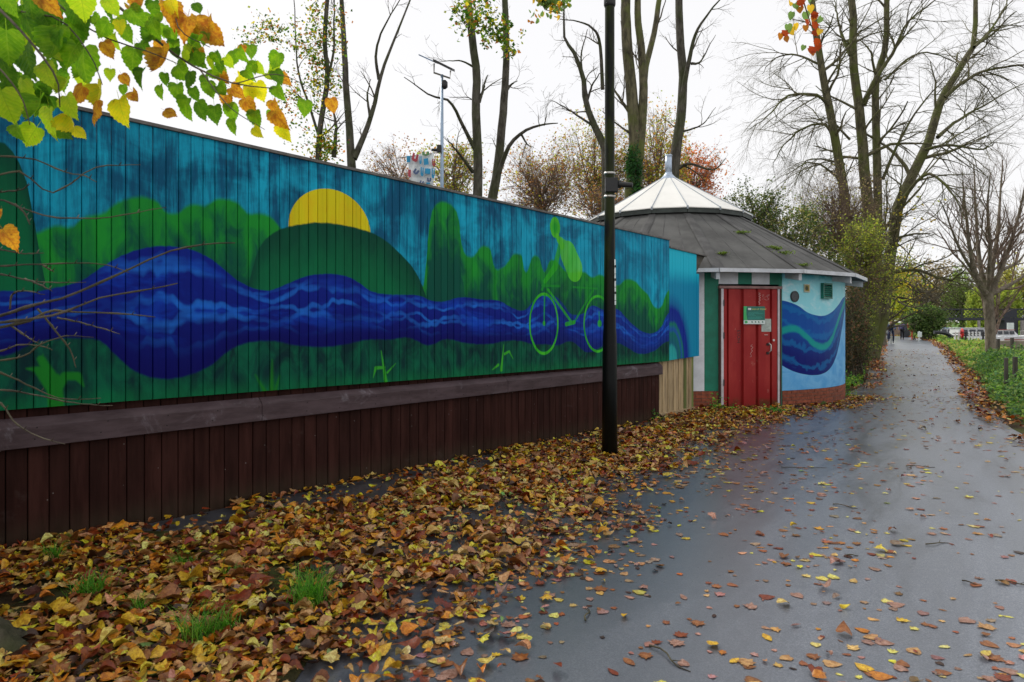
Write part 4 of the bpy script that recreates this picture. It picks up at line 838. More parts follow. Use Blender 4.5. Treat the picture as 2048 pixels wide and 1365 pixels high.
tree('tall_lime_tree', 'dark slender forked trunk rising behind the white cone roof', 23, [([(1345,380),(1352,300),(1362,230),(1366,160),(1360,80),(1357,-20)],11,7),([(1362,215),(1372,150),(1385,90),(1400,50),(1440,0)],6,3,-1),([(1382,128),(1402,122),(1430,70)],3,1),([(1352,340),(1380,328),(1425,340),(1452,318)],4,1.5,-1),([(1358,265),(1385,258),(1410,245),(1430,215)],2.5,1)], M_BARK, group=G1, l2=(3, (.6, 1.4), 45, .02), l3=(4, (.3, .9), 40, 0), l4=(2, (.15, .4), 40, 0))
# big many-stemmed tree beyond the hut
tree('big_lime_tree', 'large mossy many-stemmed bare tree with drooping branches beyond the hut', 30,
 [([(1730,640),(1700,520),(1690,400),(1672,290),(1655,200),(1640,120),(1630,40),(1622,-20)],13,6),
  ([(1745,640),(1740,480),(1728,330),(1718,220),(1708,120),(1700,-20)],15,8),
  ([(1755,640),(1756,430),(1752,260),(1750,170),(1770,90),(1775,-20)],11,6),
  ([(1765,640),(1790,440),(1815,370),(1855,290),(1875,220),(1892,180),(1930,120),(1950,80),(1948,-20)],14,5,2),
  ([(1948,95),(1975,70),(2000,30),(2020,-10)],4,2,1),([(1890,195),(1925,165),(1975,140),(2048,130),(2075,150)],5,2,-1),
  ([(1875,275),(1910,245),(1960,215),(2050,165)],5,2,2),([(1850,300),(1900,290),(1960,300),(1990,285)],4,2,-2),
  ([(1728,210),(1750,160),(1790,100),(1815,45),(1870,0)],6,3,-1),([(1700,110),(1680,60),(1670,0)],5,2,1),
  ([(1660,215),(1630,190),(1570,195),(1540,230),(1500,260)],4,1.5,-2),([(1670,290),(1650,250),(1600,260),(1560,300),(1545,340)],4,1.5,2),
  ([(1690,400),(1670,350),(1620,325),(1570,350)],4,1.5,-2),([(1640,130),(1590,110),(1545,120),(1525,150)],3,1.2,2),
  ([(1700,280),(1660,240),(1640,240)],3,1.5),([(1765,360),(1800,280),(1850,200),(1900,150)],4,1.5,-2),
  ([(1690,330),(1650,320),(1610,325),(1590,370)],3,1.3,1),([(1770,160),(1830,110),(1890,115),(1950,160)],3,1.2,2),([(1790,420),(1850,350),(1900,380),(1930,440)],5,1.5,-3),
  ([(1765,560),(1790,470),(1800,380),(1810,300)],4,1.5,-1),([(1750,560),(1770,460),(1775,330)],4,1.5,-2),([(1765,550),(1830,540),(1900,560),(1940,530)],5,1.5,-3)],
 M_BARKG, M_MTWIG, ntrunk=4, l2=(14, (1.2, 3.4), 48, -.02), l3=(7, (.6, 1.7), 38, -.12), l4=(4, (.3, .8), 35, -.10), jit=1.5, rk=.84, rmn=.0026,
 leaves=(90, .13, YEL, lambda n: np.concatenate([pxblob(1820,440,90,60,29,n//2,40,.03), pxblob(1795,420,60,60,29,n//2,30,.05)])))
tree('young_street_tree', 'smooth leafless tree with steep fanning limbs standing in the right-hand verge of the path', 32.6,
 [([(1981,712),(1980,660),(1977,610),(1976,585)],9.5,9),([(1974,592),(1955,560),(1940,500),(1932,430),(1925,360)],7,2.5,-1),([(1975,590),(1962,540),(1955,480),(1950,400),(1948,330)],5.5,2.5,1),([(1978,590),(1985,530),(1995,470),(2000,400),(2005,320)],6,2.5,2),
  ([(1978,592),(2000,545),(2020,490),(2040,420),(2055,340)],6,2.5,-1),([(1980,590),(2020,570),(2055,545),(2090,500)],5,2,1),([(1976,588),(1980,500),(1975,420),(1980,350)],5,2,-2),([(1950,550),(1920,500),(1900,450),(1880,400)],3.5,1.5,-2),([(2005,540),(2040,520),(2070,470)],3.5,1.5,2)],
 bark('bark_smooth', (.12, .10, .075), (.26, .22, .17), mf=.15), M_PTWIG, l2=(9, (1.6, 3.4), 32, .08), l3=(6, (.9, 1.9), 30, .07), l4=(4, (.5, .9), 30, .04), jit=.6, rmn=.0028)
# ------------------------------------------------------------------ shrubs and hedges
def shrub(name, label, px, py, rx, ry, Y, n, sz, pal, stems=60, group=None, clumps=60, spread=.16, shell=.35, cat='shrub', dz=None, stem_m=None, wts=None, l3n=5):
    stem_m = stem_m or (M_PTWIG if name in ('thicket', 'bramble_scrub') else M_TWIG)
    c = P(px, py, Y); rr = np.array([rx * Y / F, dz or rx * Y / F * .8, ry * Y / F]); g = float(ground_z(c[0], Y)); o0 = np.array([c[0], Y, g])
    e = empty(name, tuple(o0), label, cat, group)
    tops = blob(c, rr, stems, clumps, .1, .5); b = o0 + rng.normal(size=(stems, 3)) * [rr[0] * .3, rr[1] * .3, 0]
    if c[2] - rr[2] > g + 1.0: b = c + (tops - c) * .15 - [0, 0, 0] + np.array([0, 0, -1]) * rr[2] * .9 * rng.random((stems, 1))
    t = np.linspace(0, 1, 6)[None, :, None]; md = (b + tops) / 2 + rng.normal(size=b.shape) * rr * .15
    PP = b[:, None] * (1 - t) ** 2 + 2 * md[:, None] * t * (1 - t) + tops[:, None] * t * t; RR = np.linspace(.022, .005, 6)[None] * np.ones((stems, 1)) * (.5 + Y / 50)
    if cat == 'hedge': PP[..., 0] += (PP[..., 1] - Y) * .56
    A, Ar = grow(PP, RR, 5, (rr[2] * .3, rr[2] * .6), 40, .05, rmin=.004); B, Br = grow(A, Ar, l3n, (rr[2] * .12, rr[2] * .32), 40, 0, rmin=.003)
    v, f = cat_mesh([tubes(PP - o0, RR, 4), tubes(A - o0, Ar, 3), tubes(B - o0, Br, 3)]); link('stems', npmesh('stems', v, f), stem_m, e)
    if n:
        bl0 = blob(c, rr, n // 2, clumps, spread, shell)
        if cat == 'hedge': bl0[:, 0] += (bl0[:, 1] - Y) * .56
        pts = np.concatenate([bl0, B[rng.integers(0, len(B), n // 2), rng.integers(1, B.shape[1], n // 2)]]); gzv = ground_z(pts[:, 0], pts[:, 1]); pts = pts[pts[:, 2] > gzv + .02]
        v, f, cc = leafcloud(pts - o0, sz, pal, wts, gain=2.1); link('foliage', npmesh('foliage', v, f, cc), M_LEAF, e)
    return e
G2 = 'autumn thickets behind the painted fence'
BRN = [(.24, .12, .06), (.16, .08, .05), (.3, .14, .05), (.2, .16, .05)]
MIX = [(.28, .26, .03), (.2, .24, .03), (.34, .17, .04), (.14, .16, .03)]
shrub('thicket', 'faded reddish thicket behind the fence around the hanging banner', 800, 350, 100, 75, 27, 1500, .08, BRN, 60, G2, l3n=7)
shrub('thicket', 'yellow-green bush behind the fence at the foot of the two bare trunks', 905, 350, 75, 75, 24, 2400, .09, MIX, 60, G2)
shrub('thicket', 'wide reddish-brown bush behind the fence, right of the two bare trunks', 1080, 370, 100, 90, 26, 4200, .08, BRN + MIX[:1], 90, G2, l3n=8)
shrub('thicket', 'yellow and green bush behind the lamp post', 1190, 330, 85, 110, 27, 4800, .085, MIX + BRN[:1], 80, G2, l3n=7)
shrub('thicket', 'tall yellow-green bush between the twin trunk and the white cone roof', 1315, 330, 75, 110, 27, 5200, .085, MIX + [(.4, .18, .05)], 80, G2)
shrub('thicket', 'rust-red bush peeping over the right of the white cone roof', 1385, 360, 62, 75, 29, 4200, .085, [(.4, .10, .03), (.3, .08, .03), (.42, .16, .05)], 60, G2)
shrub('thicket', 'low twiggy brown scrub behind the left slope of the cone roof', 1210, 420, 70, 60, 24, 1600, .07, BRN, 60, G2, l3n=8)
G3 = 'shrubs growing beyond the hut'
DG = [(.05, .08, .02), (.07, .11, .03), (.035, .05, .015), (.12, .12, .04)]
shrub('evergreen_shrub', 'dark green shrub with bare shoots above the right edge of the grey roof', 1510, 430, 70, 65, 26, 5000, .08, DG, 70, G3)
shrub('evergreen_shrub', 'mottled green shrub directly behind the right roof slope', 1600, 500, 90, 90, 24, 9000, .08, DG + [(.2, .18, .07)], 90, G3)
shrub('bramble_scrub', 'grey-brown twiggy scrub at the foot of the big bare tree', 1680, 430, 95, 95, 27, 2600, .07, [(.2, .15, .08), (.14, .11, .06), (.2, .2, .05)], 160, G3, l3n=9)
shrub('bramble_scrub', 'yellow-green leafy scrub below the big bare tree', 1730, 520, 60, 95, 24, 7000, .07, [(.16, .2, .03), (.25, .25, .04), (.09, .12, .03)], 90, G3)
shrub('hedge', 'dark ivy hedge right beside the hut wall', 1708, 640, 24, 95, 19.5, 9000, .06, [(.03, .045, .015), (.05, .035, .02), (.02, .025, .012), (.09, .05, .03)], 90, None, dz=2.2, cat='hedge')
shrub('hedge', 'green and yellow hedge along the left side of the distant path', 1720, 650, 16, 75, 25, 6000, .06, [(.08, .12, .02), (.16, .18, .03), (.05, .07, .02)], 60, None, dz=3.5, cat='hedge')
shrub('hedge', 'leafy yellow-green hedge overhanging the far end of the path at left', 1735, 590, 26, 60, 34, 6000, .09, [(.16, .2, .03), (.1, .13, .03), (.25, .25, .04)], 60, None, dz=4, cat='hedge')
shrub('round_shrub', 'rounded dark green shrub beside the red lifebuoy stand', 1850, 638, 38, 28, 60, 9000, .16, [(.04, .075, .02), (.06, .10, .03), (.025, .045, .015), (.1, .14, .04)], 40, None, clumps=50, shell=.6)
shrub('golden_shrub', 'golden yellow shrub beyond the walkers at the path end', 1795, 618, 34, 26, 75, 5000, .2, [(.35, .33, .04), (.2, .25, .04)], 30, None)
# old trunk beside the path by the walkers
e = tree('roadside_tree', 'broad grey trunk with flared foot at the left edge of the distant path', 46, [([(1760,680),(1758,660),(1756,620),(1750,560)],12,10),([(1748,680),(1750,640),(1750,600)],6,6),([(1756,580),(1800,560),(1850,585),(1900,560)],4,1.5,-2),([(1757,575),(1790,600),(1830,615),(1860,595)],3,1,-3)], bark('bark_pale', (.1, .085, .06), (.2, .17, .13), mf=.2), l2=(10, (1.5, 4), 45, -.02), l3=(6, (.8, 2), 40, 0), l4=(3, (.4, .8), 40, 0), leaves=(1800, .13, YEL + GRN[:2], lambda n: pxblob(1790,560,60,60,46,n,60,.2,.1)))
# far trees over the river
FAR = [(1770, 600, 42, 60, 120, 'golden'), (1812, 590, 34, 66, 135, 'olive'), (1850, 585, 36, 75, 128, 'brown'), (1888, 590, 30, 70, 140, 'brown'), (1925, 600, 34, 62, 130, 'green'), (2030, 590, 40, 60, 128, 'gold'), (2100, 585, 50, 80, 125, 'olive'), (1990, 600, 30, 50, 145, 'olive'), (2170, 590, 60, 80, 120, 'green')]
FP_ = {'golden': [(.38, .33, .06), (.28, .28, .06)], 'olive': [(.16, .18, .06), (.22, .22, .07)], 'brown': [(.24, .19, .12), (.18, .13, .08)], 'green': [(.14, .2, .05), (.2, .26, .07)], 'gold': [(.4, .36, .08), (.3, .3, .07)]}
FL = ['golden tree at the left end of the far tree line', 'olive tree over the round dark shrub in the far tree line', 'tall brownish tree behind the left end of the footbridge', 'second brownish tree behind the footbridge lattice', 'fresh green tree behind the footbridge left of the street tree', 'golden-yellow tree behind the footbridge right of the street tree', 'olive tree beyond the right end of the footbridge', 'dull olive tree directly behind the street tree trunk', 'green tree far right beyond the footbridge']
for (px, py, rx, ry, Y, k), lb in zip(FAR, FL):
    c = P(px, py, Y); o0 = np.array([c[0], Y, float(ground_z(c[0], Y))]); e = empty('far_tree', tuple(o0), lb, 'tree', 'trees across the river')
    mb = MB(); top = c - o0 + [0, 0, ry * Y / F * .4]; mb.tube([(0, 0, -.3), (.1, 0, top[2] * .4), tuple(top)], [.5, .38, .12], 7)
    PP = np.array([[[0, 0, 0], [.1, 0, top[2] * .3], [0, 0, top[2] * .6], list(top)]]); RR = np.array([[.5, .4, .3, .12]])
    A, Ar = grow(PP, RR, 40, (4, 8), 45, .1, rmin=.03, t0=.15); v, f = tubes(A, Ar, 4); mb.obj('trunk', M_TWIG, e); link('limbs', npmesh('limbs', v, f), M_TWIG, e)['kind'] = 'stuff'
    n = 2600 if k == 'brown' else 5200; pts = blob(c - o0, (rx * Y / F, rx * Y / F, ry * Y / F), n, 90, .13, .4)
    v, f, cc = leafcloud(pts, .42, FP_[k]); link('crown', npmesh('crown', v, f, cc), M_LEAF, e)
for (px, py, rx, ry, Y), lb in zip([(1962, 610, 26, 45, 105), (2012, 605, 26, 42, 108)], ['weeping willow with yellow-green curtains left of the street tree trunk', 'weeping willow with green curtains right of the street tree trunk']):
    c = P(px, py, Y); o0 = np.array([c[0], Y, float(ground_z(c[0], Y))]); e = empty('willow_tree', tuple(o0), lb, 'tree', 'willows across the river')
    mb = MB(); mb.tube([(0, 0, -.3), (.2, 0, 2), (0, 0, c[2] - o0[2] + 1)], [.6, .45, .2], 8); mb.obj('trunk', M_TWIG, e)
    rr = np.array([rx * Y / F, rx * Y / F, ry * Y / F]); n = 260; st = (c - o0) + nrm(rng.normal(size=(n, 3)) * [1, 1, .6] + [0, 0, .5]) * rr * (.55 + .45 * rng.random((n, 1)))
    L = rr[2] * (.5 + 1.0 * rng.random(n)); k = 34; t = np.linspace(0, 1, k); pts = st[:, None] + np.stack([rng.normal(size=(n, k)) * .1, rng.normal(size=(n, k)) * .1, -t[None] * L[:, None]], -1); pts = pts.reshape(-1, 3); pts = pts[pts[:, 2] > .5]
    v, f, cc = leafcloud(pts, .34, [(.3, .36, .07), (.22, .28, .06), (.36, .38, .08)]); link('crown', npmesh('crown', v, f, cc), M_LEAF, e)

# ------------------------------------------------------------------ fallen leaves
def leaf_shape(kind, curl, bend):
    """outline fan around the midrib; unit length 1; returns verts, tris"""
    if kind == 'heart': o = [(0, -.02), (.22, -.12), (.42, .05), (.46, .32), (.33, .62), (.12, .88), (0, 1.02), (-.12, .88), (-.34, .6), (-.46, .32), (-.4, .04), (-.2, -.12)]
    elif kind == 'maple': o = [(0, -.05), (.18, -.02), (.42, .02), (.36, .2), (.58, .42), (.34, .5), (.3, .72), (.14, .68), (0, 1.0), (-.14, .7), (-.32, .72), (-.34, .48), (-.56, .4), (-.36, .2), (-.4, 0), (-.16, -.02)]
    else: o = [(0, 0), (.14, .12), (.24, .35), (.22, .62), (.1, .88), (0, 1.0), (-.1, .86), (-.2, .6), (-.24, .34), (-.12, .1)]
    n = len(o); mid = [(0, .3), (0, .6)]; v = []
    for x, y in o + mid: v.append((x, y, curl * abs(x) ** 1.5 * 1.3 + bend * (y - .4) ** 2 + .06 * sin(x * 9 + y * 5) * abs(x) * 2))
    a, b = n, n + 1; f = []
    for i in range(n):
        j = (i + 1) % n; my = (o[i][1] + o[j][1]) / 2
        f.append((a if my < .45 else b, i, j))
    for i in range(n):   # bridge between the two fan centres where the fans change
        j = (i + 1) % n; k = (j + 1) % n
        c1 = a if (o[i][1] + o[j][1]) / 2 < .45 else b; c2 = a if (o[j][1] + o[k][1]) / 2 < .45 else b
        if c1 != c2: f.append((c1, j, c2))
    return np.array(v), np.array(f)
SHAPES = [leaf_shape(k, c, b) for k, c, b in (('heart', .5, .25), ('maple', .35, .3), ('heart', -.6, .2), ('oval', .9, .3), ('heart', 1.1, -.5), ('maple', -.5, -.3), ('oval', .3, -.4), ('heart', .05, .04), ('maple', .05, .05), ('oval', .05, .05))]
PALS = {'brown': (.36, .14, .04), 'russet': (.27, .05, .01), 'tan': (.64, .38, .15), 'yellow': (.88, .56, .04), 'orange': (.66, .25, .02), 'green': (.20, .34, .10), 'dark': (.07, .028, .014), 'lemon': (.85, .70, .16), 'pinkish': (.46, .27, .21)}
def bake_leaves(x, y, z, size, yaw, tilt, roll, col, shp):
    V_, F_, C_ = [], [], []; b = 0
    for s, (sv, sf) in enumerate(SHAPES):
        k = np.where(shp == s)[0]
        if not len(k): continue
        cy, sy, ct, st, cr, sr = np.cos(yaw[k]), np.sin(yaw[k]), np.cos(tilt[k]), np.sin(tilt[k]), np.cos(roll[k]), np.sin(roll[k])
        L = sv[None] * size[k, None, None]; X, Y, Z = L[..., 0] * (.65 + .5 * rng.random((len(k), 1))), L[..., 1] - .4 * size[k, None], L[..., 2]
        X, Z = X * cr[:, None] + Z * sr[:, None], -X * sr[:, None] + Z * cr[:, None]; Y, Z = Y * ct[:, None] - Z * st[:, None], Y * st[:, None] + Z * ct[:, None]
        X, Y = X * cy[:, None] - Y * sy[:, None], X * sy[:, None] + Y * cy[:, None]
        Z = Z - Z.min(1, keepdims=True)
        vv = np.stack([X + x[k, None], Y + y[k, None], Z + z[k, None]], -1); n = len(sv)
        V_.append(vv.reshape(-1, 3)); F_.append((sf[None] + np.arange(len(k))[:, None, None] * n).reshape(-1, 3) + b); b += len(k) * n
        edge = np.ones(n); edge[:-2] = .82; cc = col[k][:, None] * (edge[None, :, None] * (.9 + .2 * rng.random((len(k), n, 1)))); C_.append(cc.reshape(-1, 3))
    return np.concatenate(V_), np.concatenate(F_), np.concatenate(C_)
PE = np.array([(0.5, -.35), (3.0, -.45), (3.9, -.40), (4.5, -.02), (5.5, .25), (7.0, .95), (8.7, 1.8), (10.4, 3.2), (12.2, 4.8), (13.2, 6.0), (15, 7.9)])
def pile_edge(y): return np.interp(y, PE[:, 0], PE[:, 1])
def fenceX(y): return -3.55 + (y - ZA) * .8835 + .02
def vnoise(x, y, s, seed=0):
    r_ = np.random.default_rng(seed); g = r_.random((64, 64)); u, v = x * s, y * s; i, j = np.floor(u).astype(int), np.floor(v).astype(int); a, b = u - i, v - j
    a = a * a * (3 - 2 * a); b = b * b * (3 - 2 * b); G = lambda p, q: g[p % 64, q % 64]
    return G(i, j) * (1 - a) * (1 - b) + G(i + 1, j) * a * (1 - b) + G(i, j + 1) * (1 - a) * b + G(i + 1, j + 1) * a * b
def hut_d(x, y): return np.hypot(x - KC[0], y - KC[1])
# 1 dense pile
N = 80000; y = 1.6 + (15.5 - 1.6) * rng.random(N) ** 1.25; e_ = pile_edge(y); fx = np.maximum(fenceX(y), -4.6); x = fx + rng.random(N) * (e_ + 1.2 - fx)
nz_ = vnoise(x + 9, y + 3, 1.3, 3) * .6 + vnoise(x, y, 4, 5) * .4
d = np.clip((e_ + .22 - x) / .7 + (nz_ - .5) * 2.2, -1, 1) * .5 + .5
d *= d; d *= np.where((vnoise(x, y, 2.3, 17) > .74) & (y < 7), .22, 1)
strip = (y > 4.6) & (y < 12) & (x - fenceX(y) < .30 + (.40 + .50 * vnoise(x * 0, y, .9, 8)) * np.clip((12 - y) / 4, 0, 1) * np.clip((y - 4.2) / 1.2, 0, 1)); d = np.where(strip, d * (.16 + .5 * (vnoise(x, y, 3, 9) > .58)), d)
d *= np.clip(1.15 - y * .035, .4, 1); d *= (hut_d(x, y) > KR + .05)
width = (e_ + 1.2 - fx); keep = rng.random(N) < d * width / width.max() * 1.5
x, y = x[keep], y[keep]; nd = len(x); edge_d = pile_edge(y) - x
z = .012 + rng.random(nd) * .035 * np.clip(edge_d * 1.5, .1, 1) + (y < 4.8) * .004; size = .034 + .05 * rng.random(nd) ** 1.7; size = np.where(rng.random(nd) < .07, size * 1.65, size)
tilt = rng.normal(size=nd) * .2; roll = rng.normal(size=nd) * .2
names = list(PALS); PV = np.array([PALS[k] for k in names])
w1 = np.array([.20, .14, .19, .16, .15, .012, .11, .07, .01]); w1 /= w1.sum(); ci = rng.choice(9, nd, p=w1)
# 2 scattered on the asphalt, mostly pressed flat
M2 = 17000; y2 = 2.0 + 38 * rng.random(M2) ** 1.5; a2, b2 = np.maximum(pile_edge(y2), np.where(y2 > 15, ledge(y2), -9)), redge(y2); x2 = a2 + (b2 - a2) * rng.random(M2) ** 1.15
dens = .34 + 1.6 * np.exp(-(x2 - a2) / .55) + .7 * np.exp(-(b2 - x2) / .35); dens *= .25 + 2.2 * vnoise(x2, y2, 1.6, 12) ** 2.2 + 1.3 * (vnoise(x2, y2, 4.5, 14) > .72); k2 = (rng.random(M2) < dens * np.clip((b2 - a2) / 3.5, 0, 1.6) * .62) & (hut_d(x2, y2) > KR + .1); x2, y2 = x2[k2], y2[k2]; n2 = len(x2)
fl = rng.random(n2) < .84; z2 = np.where(fl, .006, .008) + gz(x2, y2); s2 = .026 + .062 * rng.random(n2) ** 1.5; t2 = np.where(fl, 0.01, rng.normal(size=n2) * .15); r2 = np.where(fl, 0.01, rng.normal(size=n2) * .15)
w2 = np.array([.24, .05, .16, .06, .04, .01, .03, .07, .34]); w2 /= w2.sum(); c2 = rng.choice(9, n2, p=w2)
# 3 banked leaves along both path edges farther on
M3 = 7500; y3 = 8 + 70 * rng.random(M3) ** 1.3; left = rng.random(M3) < .42; off = (np.abs(rng.normal(size=M3)) - .25) * (.34 + .014 * y3) + .25 * vnoise(y3, y3 * 0, .9, 40) + .0; x3 = np.where(left, ledge(y3) - off + .45, redge(y3) + off - .35)
k3 = (y3 > np.where(left, 15.2, 8)) & (hut_d(x3, y3) > KR + .1) & (vnoise(x3, y3, .7, 20) > .28); x3, y3 = x3[k3], y3[k3]; n3 = len(x3); z3 = np.maximum(ground_z(x3, y3), gz(x3, y3) - 2) + .02 + rng.random(n3) * .03; s3 = .04 + .05 * rng.random(n3) + y3 * .001; w3 = np.array([.28, .2, .17, .03, .2, .0, .07, .02, .03]); w3 /= w3.sum(); c3 = rng.choice(9, n3, p=w3)
X = np.concatenate([x, x2, x3]); Y = np.concatenate([y, y2, y3]); Z = np.concatenate([z, z2, z3]); SZ = np.concatenate([size, s2, s3]); TL = np.concatenate([tilt, t2, rng.normal(size=n3) * .35]); RL = np.concatenate([roll, r2, rng.normal(size=n3) * .35]); CI = np.concatenate([ci, c2, c3]); n = len(X); zone = np.concatenate([np.zeros(nd, int), np.ones(n2, int), np.full(n3, 2)])
flatm = np.concatenate([np.zeros(nd, bool), fl, np.zeros(n3, bool)])
YW = rng.random(n) * 2 * pi; SH = rng.integers(0, 7, n); SH[flatm] = 7; SH[flatm & (rng.random(n) < .4)] = 8; SH[flatm & (rng.random(n) < .12)] = 9; SH[(SH == 3) & (rng.random(n) < .5)] = 0
COLR = PV[CI] * (.65 + .7 * rng.random((n, 1))) * (1 + .12 * rng.normal(size=(n, 3)))
COLR *= np.where(np.isin(CI, [2, 3, 4, 7]), 1.22, 1.0)[:, None]; COLR = np.clip(COLR, .01, .85)
# the 300 that show largest become leaves of their own
sx_ = 1024 + F * X / Y; sy_ = HY + F * (CH - Z) / Y; inv = (sx_ > 5) & (sx_ < 2043) & (sy_ < 1360); score = SZ / Y * inv * np.where(zone == 1, 1.35, 1) * (1 + Z * 4)
top = np.argsort(-score)[:300]; rest = np.ones(n, bool); rest[top] = False
v, f, c = bake_leaves(X[rest], Y[rest], Z[rest], SZ[rest], YW[rest], TL[rest], RL[rest], COLR[rest], SH[rest])
print('LEAVES', n, len(f))
tag(link('leaf_litter', npmesh('leaf_litter', v, f, c), M_LITTER), kind='stuff', label='fallen leaves heaped along the fence and scattered over the wet path')
CN = {'brown': 'mid-brown', 'russet': 'russet', 'tan': 'tan', 'yellow': 'yellow', 'orange': 'orange', 'green': 'green', 'dark': 'blackish', 'lemon': 'lemon', 'pinkish': 'pinkish'}
cache = {}
LMK = [(620, 1215, 'the largest grass tuft'), (400, 1290, 'the front grass tuft'), (180, 1200, 'the tuft by the root'), (370, 1140, 'the small tuft by the dark strip'), (108, 1125, 'the tuft at the board foot'), (60, 1300, 'the mossy root'), (1218, 912, 'the lamp post'), (1175, 1232, 'the short bare stick'), (1338, 1320, 'the long crooked twig'), (957, 1275, 'the dark twig by the heap'), (835, 1340, 'the front corner of the heap'), (1690, 1015, 'the thin twig in mid path'), (1875, 1090, 'the small forked twig'), (1943, 1170, 'the short twig at right'), (1705, 1114, 'the black stick fragment'), (1000, 1080, 'the bulge of the heap'), (800, 1100, 'the middle of the heap'), (200, 1330, 'the litter corner by the root')]
SD = ['rounded leaf', 'lobed leaf', 'down-curled leaf', 'narrow folded leaf', 'rolled-up leaf', 'arched lobed leaf', 'narrow leaf', 'flat leaf', 'flat lobed leaf', 'flat narrow leaf']
for i in top:
    nm = names[CI[i]]; s = int(SH[i]); key = (nm, s)
    if key not in cache:
        sv, sf = SHAPES[s]; vv = sv.copy(); vv[:, 1] -= .4; vv[:, 2] -= vv[:, 2].min(); cc = np.repeat(PV[CI[i]][None], len(sv), 0) * np.concatenate([np.full(len(sv) - 2, .82), [1, 1]])[:, None] * (.9 + .2 * rng.random((len(sv), 1)))
        cache[key] = npmesh('fallen_leaf', vv, sf, cc)
    o = link('fallen_leaf', cache[key], M_LITTER); o.location = (X[i], Y[i], Z[i] + abs(sin(TL[i])) * SZ[i] * .45); o.rotation_euler = (TL[i], RL[i], YW[i]); o.scale = (SZ[i],) * 3
    pl = {0: 'in the heap by the fence' if Y[i] > 4.5 or X[i] > -1.2 else 'in the deep litter at the tree foot', 1: 'lying on the wet asphalt', 2: 'banked at the path edge'}[int(zone[i])]
    qx, qy = 1024 + F * X[i] / Y[i], HY + F * CH / Y[i]; L_ = min(LMK, key=lambda l: (l[0] - qx) ** 2 + (l[1] - qy) ** 2 * 2); dxx, dyy = qx - L_[0], qy - L_[1]
    dr = ('right of' if dxx > 0 else 'left of') if abs(dxx) > abs(dyy) * 1.2 else ('in front of' if dyy > 0 else 'behind'); far = '' if dxx * dxx + dyy * dyy < 8000 else 'well '
    sz_ = 'large' if SZ[i] > .098 else 'small' if SZ[i] < .08 else 'medium'; lb = f'{sz_} {CN[nm]} {SD[s]}, {far}{dr} {L_[2]}'; tag(o, lb, 'leaf', lb)
# leaves caught on the roof below the white cone
v = []; 
for (px, py) in ((1308, 424), (1369, 426), (1438, 428), (1446, 430), (1432, 429), (1450, 432)):
    v.append(P(px, py, 15.35 + (px > 1400) * .35))
v = np.array(v); vv, f, c = leafcloud(np.repeat(v, 5, 0) + rng.normal(size=(30, 3)) * .04, .09, [PALS['orange'], PALS['russet']]); tag(link('roof_leaves', npmesh('roof_leaves', vv, f, c), M_LITTER, hut), kind='stuff')
# ------------------------------------------------------------------ grass tufts, weeds, sticks
def tuft(name, label, x, y, r, h, n, pal, group=None, cat='grass tuft'):
    k = 4; b = np.stack([x + rng.normal(size=n) * r * .4, y + rng.normal(size=n) * r * .4, np.full(n, float(ground_z(x, y)) + .005)], 1)
    d = nrm(rng.normal(size=(n, 3)) * [1, 1, .2]) * [1, 1, 0]; L = h * (.5 + .8 * rng.random(n)); t = np.linspace(0, 1, k)
    c = b[:, None] + d[:, None] * (t ** 1.8)[None, :, None] * L[:, None, None] * .8 + np.array([0, 0, 1]) * (np.sin(t * 1.5))[None, :, None] * L[:, None, None] * .8
    sd = nrm(np.cross(d, [0, 0, 1])); wd = (.0035 * (1 - t * .9))[None, :, None]; l, r_ = c - sd[:, None] * wd, c + sd[:, None] * wd
    vs = np.stack([l, r_], 2).reshape(-1, 3) - [x, y, 0]; i = np.arange(n)[:, None] * k * 2 + np.arange(k - 1)[None] * 2; fs = np.stack([i, i + 1, i + 3, i + 2], -1).reshape(-1, 4)
    pal = np.array(pal); cc = np.repeat(pal[rng.choice(len(pal), n)], 2 * k, 0)
    o = link(name, npmesh(name, vs, fs, cc), M_LEAF); o.location = (x, y, 0); tag(o, label, cat, group); return o
GP = [(.07, .22, .02), (.10, .30, .03), (.05, .15, .02), (.14, .28, .05)]
def gw(px, py): yy = CH * F / (py - HY); return (px - 1024) / F * yy, yy
GP = [(.10, .34, .02), (.14, .42, .03), (.07, .22, .02), (.2, .4, .05)]
for (px, py, r_, h, n, lb) in [(108, 1125, .05, .09, 70, 'small grass tuft against the foot of the brown boards'), (620, 1215, .10, .13, 190, 'largest bright green grass tuft in the leaves'), (180, 1200, .09, .11, 110, 'grass tuft in the litter right of the fence-foot tuft'), (370, 1140, .06, .08, 60, 'small grass tuft among leaves close to the dark wet strip'), (460, 1165, .05, .07, 45, 'tiny sparse grass tuft above the largest green tuft'), (400, 1290, .08, .13, 90, 'grass tuft pushing through leaves in front of the largest tuft'), (280, 1235, .05, .1, 30, 'few grass blades sticking out beside a bright green leaf'), (450, 1275, .06, .09, 50, 'loose grass tuft right beside the front tuft')]:
    gx, gy = gw(px, py); tuft('grass_tuft', lb, gx, gy, r_ * 1.25, h * 1.45, int(n * 1.5), GP, 'grass tufts in the leaf litter')
def weed(label, x, y, r, h, n, sz, pal=GRN, z=0):
    b = np.array([x, y, float(ground_z(x, y))]); pts = b + np.abs(rng.normal(size=(n, 3))) * [0, 0, h * .5] + rng.normal(size=(n, 3)) * [r * .5, r * .5, 0] + [0, 0, .01]
    v, f, c = leafcloud(pts - b, sz, pal, None, 1.5); o = link('weed', npmesh('weed', v, f, c), M_LEAF); o.location = b; tag(o, label, 'weed', 'weeds at the hut foot')
WP = [(.07, .22, .03), (.12, .3, .04), (.04, .14, .03), (.25, .35, .05)]
